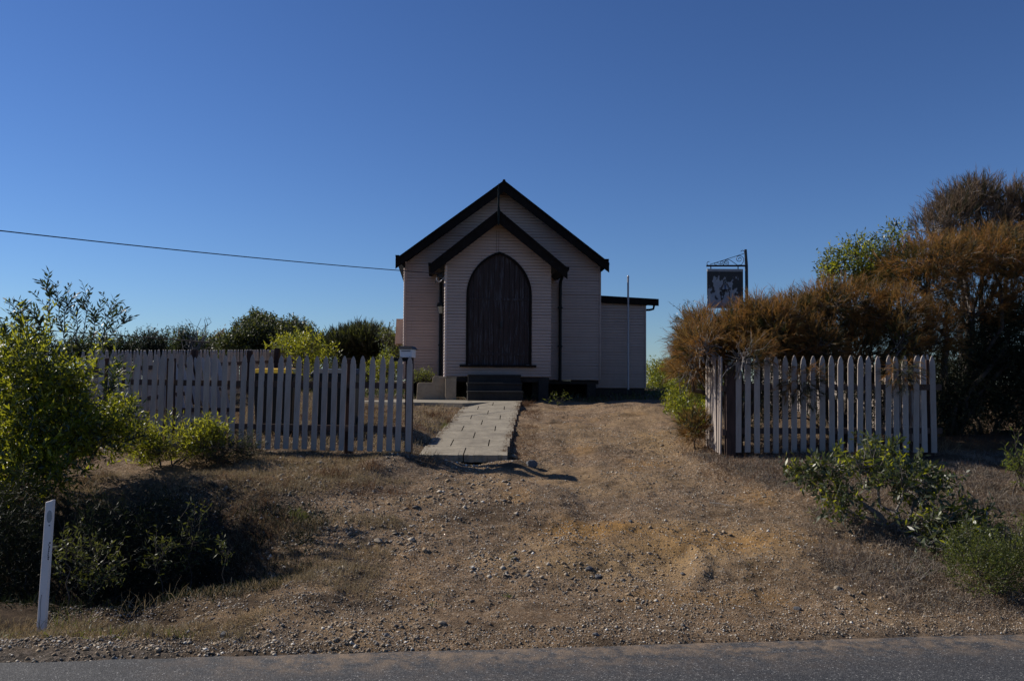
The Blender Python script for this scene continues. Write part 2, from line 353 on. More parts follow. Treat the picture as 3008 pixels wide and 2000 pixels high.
# ------------------------------------------------------------------ terrain
PY = [0, 5.0, 5.6, 6.5, 7.5, 8.5, 9.5, 10.7, 12, 14, 16, 18, 20, 23, 28, 40, 100, 900]
PZ = [-.06, -.03, .0, .085, .23, .38, .52, .66, .78, .93, 1.08, 1.20, 1.255, 1.31, 1.42, 1.48, 1.5, 1.5]
_ty = np.linspace(0, 40, 801); _tz = np.interp(_ty, PY, PZ); _k = np.hanning(25); _k /= _k.sum()
_tp = np.pad(_tz, 12, mode='edge'); _tz = np.convolve(_tp, _k, mode='valid')
def edge_y(x): return 5.515 + .11 * x + .05 * fbm(x * 1.1, x * 0 + 3, 5, 4) + .03 * fbm(x * 6, x * 0 + 1, 8, 2)
def path_cx(y): return -.61 + (y - 10.9) * (.27 / 7.6)
def path_z(y): return .765 + (y - 10.9) * (.505 / 7.2)
def G(x, y, fine=True):
    x = np.asarray(x, float); y = np.asarray(y, float)
    ys = y + .0 * x - .09 * np.clip(x, -6, 6) * sst(9, 5.6, y)      # road runs slightly askew
    z = np.where(y < 40, np.interp(ys, _ty, _tz), np.interp(y, PY, PZ))
    left = sst(-.9, -1.7, x) * sst(8.2, 10.2, y) * sst(17, 13, y)
    z = z + .12 * left
    z = z + .06 * sst(1.6, 3.0, x) * sst(8, 10, y) * sst(20, 14, y)
    ditch = sst(-1.3, -3.0, x + .35 * fbm(y * .9, x * .7, 31, 2))
    z = z - .13 * sst(-1.6, -2.8, x) * np.exp(-((y - 6.05) / .42) ** 2) * sst(5.35, 5.7, y)
    z = z - .62 * ditch * np.exp(-((y - 7.25) / .62) ** 2) + .10 * ditch * np.exp(-((y - 8.8) / .6) ** 2)
    # driveway hump in front of the annex, hollow left of it
    z = z + .07 * np.exp(-((x - 2.3) / .9) ** 2 - ((y - 17) / 1.6) ** 2) - .06 * np.exp(-((x - 1.35) / .35) ** 2 - ((y - 17.2) / 2.5) ** 2)
    # wheel ruts up the drive
    rut = np.exp(-((x - (.75 + .03 * (y - 8))) / .16) ** 2) + np.exp(-((x - (2.05 + .03 * (y - 8))) / .18) ** 2)
    z = z - .032 * rut * sst(6.2, 8, y) * sst(18, 14, y)
    # wheel-spin hollow
    dx = (x - 1.22) / .30; dy = (y - 7.25) / .50; r2 = dx*dx + dy*dy
    z = z - .075 * np.exp(-r2 ** 4) * (1 - .75 * sst(.5, -1, dx)) * sst(1.25, .2, dy) + .03 * np.exp(-((np.sqrt(r2) - 1.3) / .2) ** 2) * sst(-.2, .8, dx) - .006 * np.exp(-r2 ** 3) * np.sin(y * 95 + x * 8) * sst(.15, .3, dx) * sst(.9, .75, dx)
    z = z + .05 * np.exp(-((x - .62) / .3) ** 2 - ((y - 7.3) / .25) ** 2)
    a = sst(5.4, 6.6, ys) * sst(60, 14, y)
    z = z + a * .085 * fbm(x * .55, y * .55, 1, 3)
    z = z + (.055 * fbm(x * 2.1, y * 2.1, 2, 4) - .03 * np.abs(fbm(x * 1.3 + y * .35, y * 2.8, 41, 3)) + .015) * sst(5.3, 6.2, ys) * sst(40, 20, y) * (1 + .8 * ditch)
    if fine: z = z + .024 * (fbm(x * 10, y * 12, 3, 4) - .5 * np.abs(fbm(x * 5, y * 7, 51, 3))) * sst(40, 20, y)
    # road bed
    e = edge_y(x); k = sst(e + .10, e - .12, y)
    z = z * (1 - k) + k * (-.05)
    z = z + .008 * sst(e - .05, e + .05, y) * sst(e + .6, e + .1, y)
    z = z + .075 * np.exp(-((y - 10.55) / .35) ** 2) * sst(1.1, .7, abs(x + .6))
    # keep soil below the path and forecourt slabs
    pk = sst(.72, .56, abs(x - path_cx(y))) * sst(10.75, 10.95, y) * sst(18.6, 18.3, y)
    z = z * (1 - pk) + pk * np.minimum(z, path_z(y) - .03)
    fk = sst(1.75, 1.6, abs(x + 1.1)) * sst(16.9, 17.3, y) * sst(21, 20.5, y)
    z = z * (1 - fk) + fk * np.minimum(z, 1.20)
    return z
def gz(x, y): return float(G(x, y))
def gpt(u, v, y0=5.7, y1=60):
    """where the sight line through a photo pixel meets the ground"""
    Y = np.concatenate([np.arange(y0, 20, .02), np.arange(20, y1, .2)])
    d = _f + _r * ((u - 1504) / F) - _u * ((v - 1000) / F)
    X = d[0] * Y / d[1]; Z = CZ + d[2] * Y / d[1]
    k = np.where(Z <= G(X, Y, False))[0]
    i = k[0] if len(k) else len(Y) - 1
    return Vector((float(X[i]), float(Y[i]), gz(X[i], Y[i])))

def ground():
    xs = np.concatenate([-np.geomspace(600, 9.2, 26), np.arange(-9, -3.5, .06), np.arange(-3.5, 4.2, .028), np.arange(4.2, 9.01, .06), np.geomspace(9.2, 600, 26)])
    ys = np.concatenate([[-200, -60, -20, -5, 1.5, 3, 4], np.arange(4.5, 5.2, .08), np.arange(5.2, 9.2, .028), np.arange(9.2, 12, .04), np.arange(12, 20, .08), np.arange(20, 34, .5), np.geomspace(34, 900, 26)])
    X, Y = np.meshgrid(xs, ys); Z = G(X, np.clip(Y, 0, None))
    nx, ny = len(xs), len(ys)
    V = np.stack([X.ravel(), Y.ravel(), Z.ravel()], 1)
    i = np.arange(nx - 1)[None, :] + nx * np.arange(ny - 1)[:, None]; i = i.ravel()
    me = npmesh('ground', V, np.stack([i, i + 1, i + nx + 1, i + nx], 1), 4)
    me.polygons.foreach_set('use_smooth', [True] * len(me.polygons))
    x, y = V[:, 0], V[:, 1]
    e = edge_y(x)
    grey = sst(e + .55, e + .05, y + .25 * fbm(x * 3, y * 3, 12, 4)) * sst(-1.0, -2.6, x) * .9 + .55 * np.clip(fbm(x * 1.3, y * 1.3, 14, 4) * 2.2 - .15, 0, 1) * sst(2.0, -.5, x) + .5 * sst(e + .35, e, y) * sst(1.5, 3, x)
    sand = np.clip(fbm(x * .8, y * .8, 16, 5) * 2.0 - .15, 0, .4) + .9 * np.exp(-((x - 1.05) / .45) ** 2 - ((y - 7.2) / .5) ** 2) + np.exp(-((x - 2.05) / .3) ** 2 - ((y - 12.6) / 1.3) ** 2) + .9 * np.exp(-((x - .52) / .25) ** 2 - ((y - 7.1) / .18) ** 2) + .7 * np.exp(-((x - 2.0) / .7) ** 2 - ((y - 7.6) / .7) ** 2)
    orange = np.clip(fbm(x * 1.1 + 5, y * 1.1, 18, 4) * 1.8 - .35, 0, .5) * sst(-2.5, .5, x) + .9 * np.exp(-((x - 1.9) / .8) ** 2 - ((y - 7.7) / .28) ** 2) + .8 * np.exp(-((x - .55) / .25) ** 2 - ((y - 7.9) / .5) ** 2)
    orange = (orange + .8 * np.exp(-((x - .9) / .7) ** 2 - ((y - 8.05) / .16) ** 2)) * sst(6, 6.6, y)
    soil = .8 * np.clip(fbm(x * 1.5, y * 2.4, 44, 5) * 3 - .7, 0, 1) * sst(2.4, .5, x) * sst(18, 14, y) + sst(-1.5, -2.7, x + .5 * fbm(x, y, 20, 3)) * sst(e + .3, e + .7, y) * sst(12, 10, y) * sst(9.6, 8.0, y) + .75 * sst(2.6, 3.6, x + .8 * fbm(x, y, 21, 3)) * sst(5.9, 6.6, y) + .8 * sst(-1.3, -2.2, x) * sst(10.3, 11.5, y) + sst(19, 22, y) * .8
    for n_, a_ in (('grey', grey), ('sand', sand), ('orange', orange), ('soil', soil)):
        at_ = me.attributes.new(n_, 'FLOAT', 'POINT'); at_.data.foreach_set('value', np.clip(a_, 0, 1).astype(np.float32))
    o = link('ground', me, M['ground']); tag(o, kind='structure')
ground()

def road():
    xs = np.concatenate([[-600, -100, -30], np.arange(-9, 9.01, .1), [30, 100, 600]]); ys = np.array([-3, 1, 3, 4.2, 4.8, 5.1, 5.3, 5.5, 5.7, 5.9, 6.1])
    X, Y = np.meshgrid(xs, ys); Y = Y + .11 * np.clip(X, -60, 60) * 1.0
    e = edge_y(np.clip(X, -60, 60))
    Z = np.where(Y > e + .12, -.035, -.0 - .0 * X)
    V = np.stack([X.ravel(), Y.ravel(), Z.ravel()], 1); nx, ny = len(xs), len(ys)
    i = (np.arange(nx - 1)[None, :] + nx * np.arange(ny - 1)[:, None]).ravel()
    me = npmesh('road', V, np.stack([i, i + 1, i + nx + 1, i + nx], 1), 4)
    a = me.attributes.new('sand', 'FLOAT', 'POINT'); a.data.foreach_set('value', sst(e.ravel() - .55, e.ravel(), V[:, 1]).astype(np.float32) * .8 * sst(-2.4, -1.2, V[:, 0]).astype(np.float32))
    tag(link('road', me, M['asphalt']), kind='structure')
road()

# concrete path: rows of cast slabs with staggered joints, and the forecourt pad
def path():
    rnd = random.Random(4); mb = MB(); y = 10.86; k = 0; L = .80
    def quad(x0, x1, ya, yb, jag=False):
        za, zb = path_z(ya), path_z(yb)
        n = 9 if jag else 1
        for j in range(n):
            xa = x0 + (x1 - x0) * j / n; xb = x0 + (x1 - x0) * (j + 1) / n
            f0 = ya + (rnd.uniform(-.02, .05) if jag else 0)
            mb.hexa([(xa, f0, za - .09), (xb, f0 + (rnd.uniform(-.02, .02) if jag else 0), za - .09), (xb, yb, zb - .09), (xa, yb, zb - .09),
                     (xa, f0, za), (xb, f0, za), (xb, yb, zb), (xa, yb, zb)])
    W = .56
    while y < 18.0:
        yb = y + L - .008
        xl, xr = path_cx(y) - W, path_cx(y) + W
        cuts = [0, .5, 1] if k % 2 == 0 else [0, .28, .74, 1]
        for a, b in zip(cuts[:-1], cuts[1:]):
            g0 = .008 if a > 0 else 0; g1 = .008 if b < 1 else 0
            # joint closes before each row end, so it reads as a short slot
            quad(xl + (xr - xl) * a + g0, xl + (xr - xl) * b - g1, y if k else y, y + L * .80, jag=(k == 0))
        quad(xl, xr, y + L * .80 + .0005, yb)
        y += L; k += 1
    tag(mb.build('path', M['path']), kind='structure')
    # forecourt pad, irregular outline
    pts = [(-2.85, 17.75), (-2.2, 17.35), (-1.5, 17.25), (-.98, 17.0), (-.4, 18.06), (.2, 18.05), (.24, 19.7), (-2.9, 20.4), (-3.6, 19.6), (-3.4, 18.2)]
    b = MB(); z1 = 1.262; n = len(pts)
    b.add([(x, y_, z1 - .1) for x, y_ in pts] + [(x, y_, z1) for x, y_ in pts], [tuple(range(n, 2*n))] + [(i, (i+1) % n, (i+1) % n + n, i + n) for i in range(n)])
    tag(b.build('forecourt', M['path']), kind='structure')
path()

# ------------------------------------------------------------------ church
TH = R(5); OX, OY, BZ = -.2, 22.0, 1.3
church = empty('church', (OX, OY, BZ), 'small cream weatherboard church with dark gabled roof and arched porch door', 'church', rz=TH)
def L(x, d, z): return (x, -d, z - BZ)
PITCH = .074
def wall(mb, iv, z0, z1, P, big=5):
    """lapped boards; iv(z) -> list of (a,b) spans; P(s,out,z) -> point"""
    k = 0; z = z0
    while z < z1 - .004:
        zb = min(z + PITCH, z1); lip = .016 if k % big == 0 else .012
        A = iv(z + 1e-4); B = iv(zb - 1e-4)
        if len(A) != len(B): A = B = iv((z + zb) / 2)
        for (a0, a1), (b0, b1) in zip(A, B):
            if a1 - a0 < .01: continue
            g = .014 if k % big == 0 else .010; q_ = g / (zb - z); bk = -.022
            m0 = a0 + (b0 - a0) * q_; m1 = a1 + (b1 - a1) * q_
            # recessed groove, underside of the lap, then the sloping face
            mb.add([P(a0, bk, z), P(a1, bk, z), P(m1, bk, z + g), P(m0, bk, z + g)], [(0, 3, 2, 1)])
            mb.add([P(m0, bk, z + g), P(m1, bk, z + g), P(m1, lip, z + g), P(m0, lip, z + g)], [(0, 3, 2, 1)])
            mb.add([P(m0, lip, z + g), P(m1, lip, z + g), P(b1, .003, zb), P(b0, .003, zb)], [(0, 3, 2, 1)])
            mb.add([P(b0, .003, zb), P(b1, .003, zb), P(b1, bk, zb), P(b0, bk, zb)], [(0, 3, 2, 1)])
            mb.add([P(m0, bk, z + g), P(m0, lip, z + g), P(b0, .003, zb), P(b0, bk, zb)], [(0, 1, 2, 3)])
            mb.add([P(m1, bk, z + g), P(m1, lip, z + g), P(b1, .003, zb), P(b1, bk, zb)], [(3, 2, 1, 0)])
        z = zb; k += 1
MX0, MX1, MC, MZ0, MZE, MZA = -2.565, 2.51, -.035, 1.74, 4.72, 6.72
SL = .757
def gable(x0, x1, c, ze, sl):
    def iv(z):
        if z <= ze: return [(x0, x1)]
        w_ = (z - ze) / sl; a = x0 + w_; b = x1 - w_
        return [(a, b)] if b > a else [(c, c)]
    return iv
mb = MB()
wall(mb, gable(MX0, MX1, MC, MZE, SL), MZ0, MZE + (MX1 - MX0) / 2 * SL, lambda s, o, z: L(s, o, z))
DEP = 7.5
wall(mb, lambda z: [(0, DEP)], MZ0, MZE, lambda s, o, z: L(MX0 - o, -s, z))
wall(mb, lambda z: [(0, DEP)], MZ0, MZE, lambda s, o, z: L(MX1 + o, -s, z))
wall(mb, gable(MX0, MX1, MC, MZE, SL), MZ0, MZE + (MX1 - MX0) / 2 * SL, lambda s, o, z: L(s, -DEP - o, z))
mb.build('wall', M['boards'], church)
b = MB()
b.box(*[L(MX0 - .022, 0, 0)[0], L(MX0 + .02, 0, 0)[0]], -.028, .03, MZ0 - BZ - .01, MZE - BZ)
b.build('corner_board', M['boards'], church)
b = MB(); b.box(MX1 - .02, MX1 + .022, -.028, .03, MZ0 - BZ - .01, MZE - BZ)
b.build('corner_board', M['boards'], church)

# porch
PX0, PX1, PCX, PD, PZ0, PZE, PSL = -1.54, .985, -.275, 1.7, 1.805, 4.52, .82
DX, DW, DZ0, DZS, DRISE = -.263, .735, 2.09, 3.745, 1.0
RR = (DW**2 + DRISE**2) / (2 * DW); CO = RR - DW
def archw(z, g=0.0):
    if z < DZ0: return 0
    if z < DZS: return DW + g
    q = (RR + g)**2 - (z - DZS)**2
    return max(0, math.sqrt(q) - CO) if q > CO * CO else 0
pg = gable(PX0, PX1, PCX, PZE, PSL)
def piv(z):
    (a, b_), = pg(z); w_ = archw(z, .02)
    return [(a, DX - w_), (DX + w_, b_)] if w_ > 0.001 else [(a, (a+b_)/2), ((a+b_)/2, b_)]
mb = MB()
wall(mb, piv, PZ0, PZE + (PX1 - PX0) / 2 * PSL, lambda s, o, z: L(s, PD + o, z))
wall(mb, lambda z: [(.03, PD)], PZ0, PZE, lambda s, o, z: L(PX0 - o, s, z))
wall(mb, lambda z: [(.03, PD)], PZ0, PZE, lambda s, o, z: L(PX1 + o, s, z))
mb.build('porch_wall', M['boards'], church)
for x_, d_, z0_, z1_ in ((MX0 - .018, .0, MZ0, MZE), (PX0 - .014, PD, PZ0, PZE - .12)):
    b = MB(); n_b = int((z1_ - z0_) / PITCH); zs = [z0_ + i * PITCH for i in range(n_b + 1)]
    pr = [(z, r_) for z in zs for r_ in (.036,)] ; pr2 = []
    for z in zs: pr2 += [(z, .040), (z + PITCH * .8, .030)]
    b.tube([L(x_ + .016, d_ - .012, z) for z, r_ in pr2], [r_ for z, r_ in pr2], 12); b.build('sun_edge_bead', M['bead'], church)  # added pale strip that catches the sun along the left corners
# floor frames, boards added to keep sun from under the floor, piers
b = MB(); b.box(MX0 + .03, MX1 - .03, .05, DEP - .05, MZ0 - BZ - .10, MZ0 - BZ - .01)
b.box(PX0 + .03, PX1 - .03, -PD + .03, .04, PZ0 - BZ - .12, PZ0 - BZ - .01)
b.build('floor_frame', M['void'], church)
b = MB()
b.box(MX0 + .05, MX0 + .09, .2, DEP - .1, -.25, MZ0 - BZ - .10)
b.box(MX0 + .05, MX1 - .05, DEP - .12, DEP - .08, -.25, MZ0 - BZ - .10)
b.box(MX0 + .09, MX1 - .1, 1.6, 1.64, -.25, MZ0 - BZ - .10)
b.build('underfloor_sun_block', M['void'], church)
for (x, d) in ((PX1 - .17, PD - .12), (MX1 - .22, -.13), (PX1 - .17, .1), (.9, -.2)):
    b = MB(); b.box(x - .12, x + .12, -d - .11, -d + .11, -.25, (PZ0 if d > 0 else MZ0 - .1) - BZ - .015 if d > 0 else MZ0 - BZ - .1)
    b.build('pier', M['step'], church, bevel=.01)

# roofs : slabs with thickness, barge boards proud at the front
def roof(name, cx, za, sl, w0, w1, d0, d1, th=.05):
    b = MB()
    for s, w_ in ((-1, w0), (1, w1)):
        n = 1
        p0 = (cx, za); p1 = (cx + s * w_, za - sl * w_)
        b.hexa([L(p0[0], d0, p0[1] - th), L(p1[0], d0, p1[1] - th), L(p1[0], d1, p1[1] - th), L(p0[0], d1, p0[1] - th),
                L(p0[0], d0, p0[1]), L(p1[0], d0, p1[1]), L(p1[0], d1, p1[1]), L(p0[0], d1, p0[1])])
        # corrugation ribs running down the slope
        d = d0 - .08
        while d > d1 + .05:
            b.hexa([L(p0[0], d, p0[1] + .001), L(p1[0], d, p1[1] + .001), L(p1[0], d - .035, p1[1] + .001), L(p0[0], d - .035, p0[1] + .001),
                    L(p0[0], d - .008, p0[1] + .018), L(p1[0], d - .008, p1[1] + .018), L(p1[0], d - .027, p1[1] + .018), L(p0[0], d - .027, p0[1] + .018)])
            d -= .09
    o = b.build(name, M['iron_roof'], church)
    r = MB(); r.tube([L(cx, d0 + .03, za + .012), L(cx, d1 - .03, za + .012)], .04, 8); r.build('ridge_cap', M['iron_roof'], o)
    return o
def barge(cx, za, sl, w0, w1, d, hv, th=.035, parent=None):
    for s, w_ in ((-1, w0), (1, w1)):
        b = MB(); ze = za - sl * w_; x1 = cx + s * w_
        pl_ = [(cx, za), (cx, za - hv), (x1, ze - hv * .86), (x1, ze)]
        if s > 0: pl_ = pl_[::-1]
        pl_ = [(x, z - BZ) for x, z in pl_]
        b.prism(pl_, -d - th, -d); 
        # upper moulding strip
        q = [(cx, za + .012), (cx, za - .05), (x1, ze - .05), (x1, ze + .012)]
        if s > 0: q = q[::-1]
        b.prism([(x, z - BZ) for x, z in q], -d - th - .022, -d - th - .0005)
        b.build('barge_board', M['trim'], parent or church)
MRZ, MRX = 6.83, -.06
mroof = roof('roof', MRX, MRZ, SL, 2.68, 2.68, .33, -DEP - .3)
barge(MRX, MRZ + .01, SL, 2.74, 2.74, .33, .285, parent=church)
proof = roof('porch_roof', -.312, 5.72, .82, 1.58, 1.63, 2.02, .03)
barge(-.312, 5.73, .82, 1.595, 1.645, 2.02, .30, parent=church)
# soffit brackets under eaves
for cx, s, z in ((MX0, -1, MZE), (MX1, 1, MZE)):
    b = MB(); pl_ = [(cx, z - .16 - BZ), (cx, z + .12 - BZ), (cx + s * .20, z + .02 - BZ)]
    if s > 0: pl_ = pl_[::-1]
    b.prism(pl_, -.30, DEP); b.build('soffit', M['trim'], church)
for cx, s in ((PX0, -1), (PX1, 1)):
    b = MB(); pl_ = [(cx, PZE - .22 - BZ), (cx, PZE + .12 - BZ), (cx + s * .26, PZE - .09 - BZ)]
    if s > 0: pl_ = pl_[::-1]
    b.prism(pl_, -PD, -.03); b.build('soffit', M['void'], church)
# gutters
for x, z, d0, d1 in ((MRX - 2.70, MRZ - SL * 2.68 + .03, .30, -DEP), (MRX + 2.70, MRZ - SL * 2.68 + .03, .30, -DEP), (-.312 - 1.60, 5.72 - .82 * 1.58, 1.93, .05), (-.312 + 1.66, 5.72 - .82 * 1.63, 1.93, .05)):
    b = MB(); w_ = .05
    b.add([L(x - w_, d0, z + .05), L(x - w_, d1, z + .05), L(x - w_ * .8, d0, z - .04), L(x - w_ * .8, d1, z - .04), L(x + w_ * .8, d0, z - .04), L(x + w_ * .8, d1, z - .04), L(x + w_, d0, z + .05), L(x + w_, d1, z + .05)],
          [(0, 1, 3, 2), (2, 3, 5, 4), (4, 5, 7, 6), (0, 2, 4, 6)])
    b.build('gutter', M['trim'], church)
# finial at porch gable
b = MB(); fx, fd = -.32, 2.10
prof = [(5.36, .012), (5.40, .036), (5.43, .026), (5.47, .04), (5.50, .034), (5.78, .04), (5.81, .028), (6.0, .034), (6.02, .042), (6.04, .03), (6.20, .024), (6.22, .034), (6.24, .022), (6.36, .006)]
b.tube([L(fx, fd, z) for z, r in prof], [r for z, r in prof], 4); b.build('finial', M['green_trim'], church)

# door, planked, with pointed frame
def arch_pts(g, n=14):
    pts = [(DX - DW - g, DZ0), (DX - DW - g, DZS)]
    r_ = RR + g; a1 = math.acos(CO / r_)
    for i in range(1, n + 1):
        a = a1 * i / n; pts.append((DX + CO - r_ * math.cos(a), DZS + r_ * math.sin(a)))
    for i in range(n - 1, -1, -1):
        a = a1 * i / n; pts.append((DX - CO + r_ * math.cos(a), DZS + r_ * math.sin(a)))
    pts.append((DX + DW + g, DZ0)); return pts
mb = MB(); npk = 12; wp = 2 * DW / npk
for i in range(npk):
    x0 = DX - DW + i * wp + .004; x1 = x0 + wp - .008
    def top(x):
        q = RR**2 - (abs(x - DX) + CO)**2; return DZS + math.sqrt(max(q, 0))
    nn = 4; pl_ = [(x0, DZ0), (x1, DZ0)] + [(x1 + (x0 - x1) * j / nn, top(x1 + (x0 - x1) * j / nn)) for j in range(nn + 1)]
    off = .003 * (i % 3)
    mb.prism([(x, z - BZ) for x, z in pl_], -PD + .045 - off, -PD + .08)
door = mb.build('door', M['door'], church)
b = MB(); b.prism([(x, z - BZ) for x, z in arch_pts(.015)], -PD + .082, -PD + .10); b.build('door_backing', M['void'], door)
for z in (2.32, 3.63):
    b = MB(); b.box(DX - DW + .02, DX + DW - .02, -PD + .026, -PD + .036, z - BZ, z + .055 - BZ)
    b.build('door_rail', M['door'], door)
b = MB(); b.box(DX + .03, DX + .075, -PD + .0, -PD + .035, 2.95 - BZ, 3.12 - BZ); b.tube([(DX + .052, -PD - .0, 3.04 - BZ), (DX + .052, -PD - .03, 3.04 - BZ), (DX + .052, -PD - .03, 2.98 - BZ)], .01, 6)
b.build('door_handle', M['black'], door)
inn, out = arch_pts(-.0), arch_pts(.05); mb = MB(); n = len(inn)
vs = [(x, -PD - .03, z - BZ) for x, z in inn] + [(x, -PD - .03, z - BZ) for x, z in out] + [(x, -PD + .09, z - BZ) for x, z in inn] + [(x, -PD + .002, z - BZ) for x, z in out]
mb.add(vs, [f for i in range(n - 1) for f in ((i, i + 1, i + 1 + n, i + n), (i, i + 2*n, i + 1 + 2*n, i + 1), (i + n, i + 1 + n, i + 1 + 3*n, i + 3*n))])
mb.build('door_frame', M['trim'], door)
b = MB(); b.box(-1.193, .63, -PD - .10, -PD - .021, 2.04 - BZ, 2.088 - BZ); b.build('door_sill', M['trim'], church, bevel=.006)
# conduit wires down from finial to the arch
for x in (-.335, -.28):
    b = MB(); b.tube([L(x, PD + .024, 5.3), L(x - .004, PD + .024, 4.80)], .004, 4); b.build('wire', M['cable'], church)
# downpipes
for x, d, z0, z1 in ((-1.645, .10, 1.80, 4.16), (1.445, .09, 1.70, 4.32)):
    b = MB(); b.tube([L(x + (.10 if x > 0 else -.1) * 0, d + .5, z1 + .1), L(x, d + .06, z1 - .02), L(x, d, z1 - .14), L(x, d, z0)], .042, 8)
    for zz in (2.6, 3.6): b.box(x - .06, x + .06, -d - .05, -d + .04, zz - BZ, zz + .03 - BZ)
    b.build('downpipe', M['green_trim'], church)
# small lantern on the main wall beside the porch
b = MB(); b.tube([L(-1.635, .18, 3.75), L(-1.635, .18, 3.70), L(-1.635, .18, 3.69), L(-1.635, .18, 3.60)], [.01, .03, .10, .12], 6)
lan = b.build('lantern', M['green_trim'], church)
b = MB(); b.tube([L(-1.635, .18, 3.595), L(-1.635, .18, 3.42)], [.10, .055], 6); b.build('lantern_glass', M['glass'], lan)
b = MB(); b.tube([L(-1.635, .02, 3.66), L(-1.635, .18, 3.78), L(-1.635, .18, 3.74)], .012, 6); b.build('lantern_bracket', M['black'], lan)
# cable bracket under the porch eave
b = MB(); b.tube([L(-1.67, 1.60, 4.22), L(-1.67, 1.52, 4.22)], .062, 12); b.tube([L(-1.56, 1.56, 4.33), L(-1.70, 1.56, 4.26)], .015, 6); b.tube([L(-1.72, 1.56, 4.3), L(-1.80, 1.58, 4.0)], .012, 5)
cb = b.build('cable_bracket', M['black'], church)
b = MB(); b.tube([L(-1.695 + .06 * math.cos(a), 1.62, 4.13 + .065 * math.sin(a)) for a in [R(150 + 17 * i) for i in range(12)]] + [L(-1.54, 1.62, 4.22)], .012, 6)
b.build('cable_loop', M['pipe'], cb)
# hooded side window on the sunny wall
b = MB(); WX = MX0 - .022
b.hexa([L(WX - .27, -1.5, 2.71), L(WX, -1.5, 2.71), L(WX, -1.53, 2.71), L(WX - .27, -1.53, 2.71), L(WX - .235, -1.5, 3.37), L(WX, -1.5, 3.37), L(WX, -1.53, 3.37), L(WX - .235, -1.53, 3.37)])
b.hexa([L(WX - .27, -2.6, 2.71), L(WX, -2.6, 2.71), L(WX, -2.63, 2.71), L(WX - .27, -2.63, 2.71), L(WX - .235, -2.6, 3.37), L(WX, -2.6, 3.37), L(WX, -2.63, 3.37), L(WX - .235, -2.63, 3.37)])
b.hexa([L(WX - .295, -1.48, 2.69), L(WX - .272, -1.48, 2.69), L(WX - .272, -2.65, 2.69), L(WX - .295, -2.65, 2.69), L(WX - .262, -1.48, 3.39), L(WX - .237, -1.48, 3.39), L(WX - .237, -2.65, 3.39), L(WX - .262, -2.65, 3.39)])
b.box(WX - .235, WX, 1.50, 2.65, 3.372 - BZ, 3.39 - BZ)
hd = b.build('window_hood', M['hood'], church)
b = MB(); b.box(WX - .012, WX - .004, 1.62, 2.52, 2.4 - BZ, 3.3 - BZ); b.build('window', M['glass'], hd)

# annex on the right
AX0, AX1, AD, AZ0, AZ1 = 2.53, 3.86, -.6, 1.535, 3.83
mb = MB()
wall(mb, lambda z: [(AX0, AX1)], AZ0, AZ1, lambda s, o, z: L(s, AD + o, z))
wall(mb, lambda z: [(.6, 5.0)], AZ0, AZ1 - .05, lambda s, o, z: L(AX1 + o, -s, z))
wall(mb, lambda z: [(AX0, AX1)], AZ0, AZ1, lambda s, o, z: L(s, -5.0 - o, z))
mb.box(AX0 - .02, AX0 + .03, -AD - .026, -AD + .0, AZ0 - BZ, AZ1 - BZ); mb.box(AX1 - .02, AX1 + .022, -AD - .026, -AD + .02, AZ0 - BZ, AZ1 - BZ)
mb.build('annex_wall', M['boards'], church)
b = MB(); b.hexa([L(AX0 + .0, AD + .06, 3.945), L(AX1 + .34, AD + .06, 3.875), L(AX1 + .34, -5.1, 3.875), L(AX0, -5.1, 3.945), L(AX0, AD + .06, 4.0), L(AX1 + .34, AD + .06, 3.93), L(AX1 + .34, -5.1, 3.93), L(AX0, -5.1, 4.0)])
ar = b.build('annex_roof', M['iron_roof'], church)
b = MB(); b.hexa([L(AX0, AD + .10, 3.82), L(AX1 + .35, AD + .10, 3.755), L(AX1 + .35, AD + .062, 3.755), L(AX0, AD + .062, 3.82), L(AX0, AD + .10, 4.015), L(AX1 + .35, AD + .10, 3.94), L(AX1 + .35, AD + .062, 3.94), L(AX0, AD + .062, 4.015)])
b.build('fascia', M['trim'], ar)
b = MB(); b.tube([L(AX1 + .26, AD - .05, 3.78), L(AX1 + .24, AD - .05, 3.68), L(AX1 + .14, AD - .05, 3.655), L(AX1 + .03, AD - .05, 3.65)], .03, 8); b.build('gutter_outlet', M['trim'], ar)
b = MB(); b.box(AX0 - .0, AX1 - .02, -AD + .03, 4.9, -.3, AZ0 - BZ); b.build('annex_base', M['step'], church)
b = MB(); b.tube([L(3.355, AD + .17, 1.50), L(3.355, AD + .17, 4.53), L(3.355, AD + .17, 4.56)], [.026, .026, .012], 10)
b.tube([L(3.355, AD + .17, 4.50), L(3.355, AD + .17, 4.53)], .032, 10); b.build('vent_pipe', M['pipe'], church, smooth=False)

# concrete steps
st = empty('front_steps', Vector(church.matrix_basis @ Vector(L(-.48, 2.0, 1.27))), 'three dark concrete steps leading up to the arched church door', 'steps', rz=TH)
def S(x, d, z): return (x + .48, -(d - 2.0), z - 1.27)
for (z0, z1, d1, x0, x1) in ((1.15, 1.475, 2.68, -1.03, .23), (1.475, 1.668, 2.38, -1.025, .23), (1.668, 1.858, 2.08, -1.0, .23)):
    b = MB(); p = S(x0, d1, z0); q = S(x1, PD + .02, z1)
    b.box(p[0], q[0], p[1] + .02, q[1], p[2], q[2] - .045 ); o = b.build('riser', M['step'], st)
    b = MB(); b.box(p[0] - .01, q[0] + .01, p[1], q[1], q[2] - .044, q[2]); b.build('tread', M['step'], st, bevel=.008)

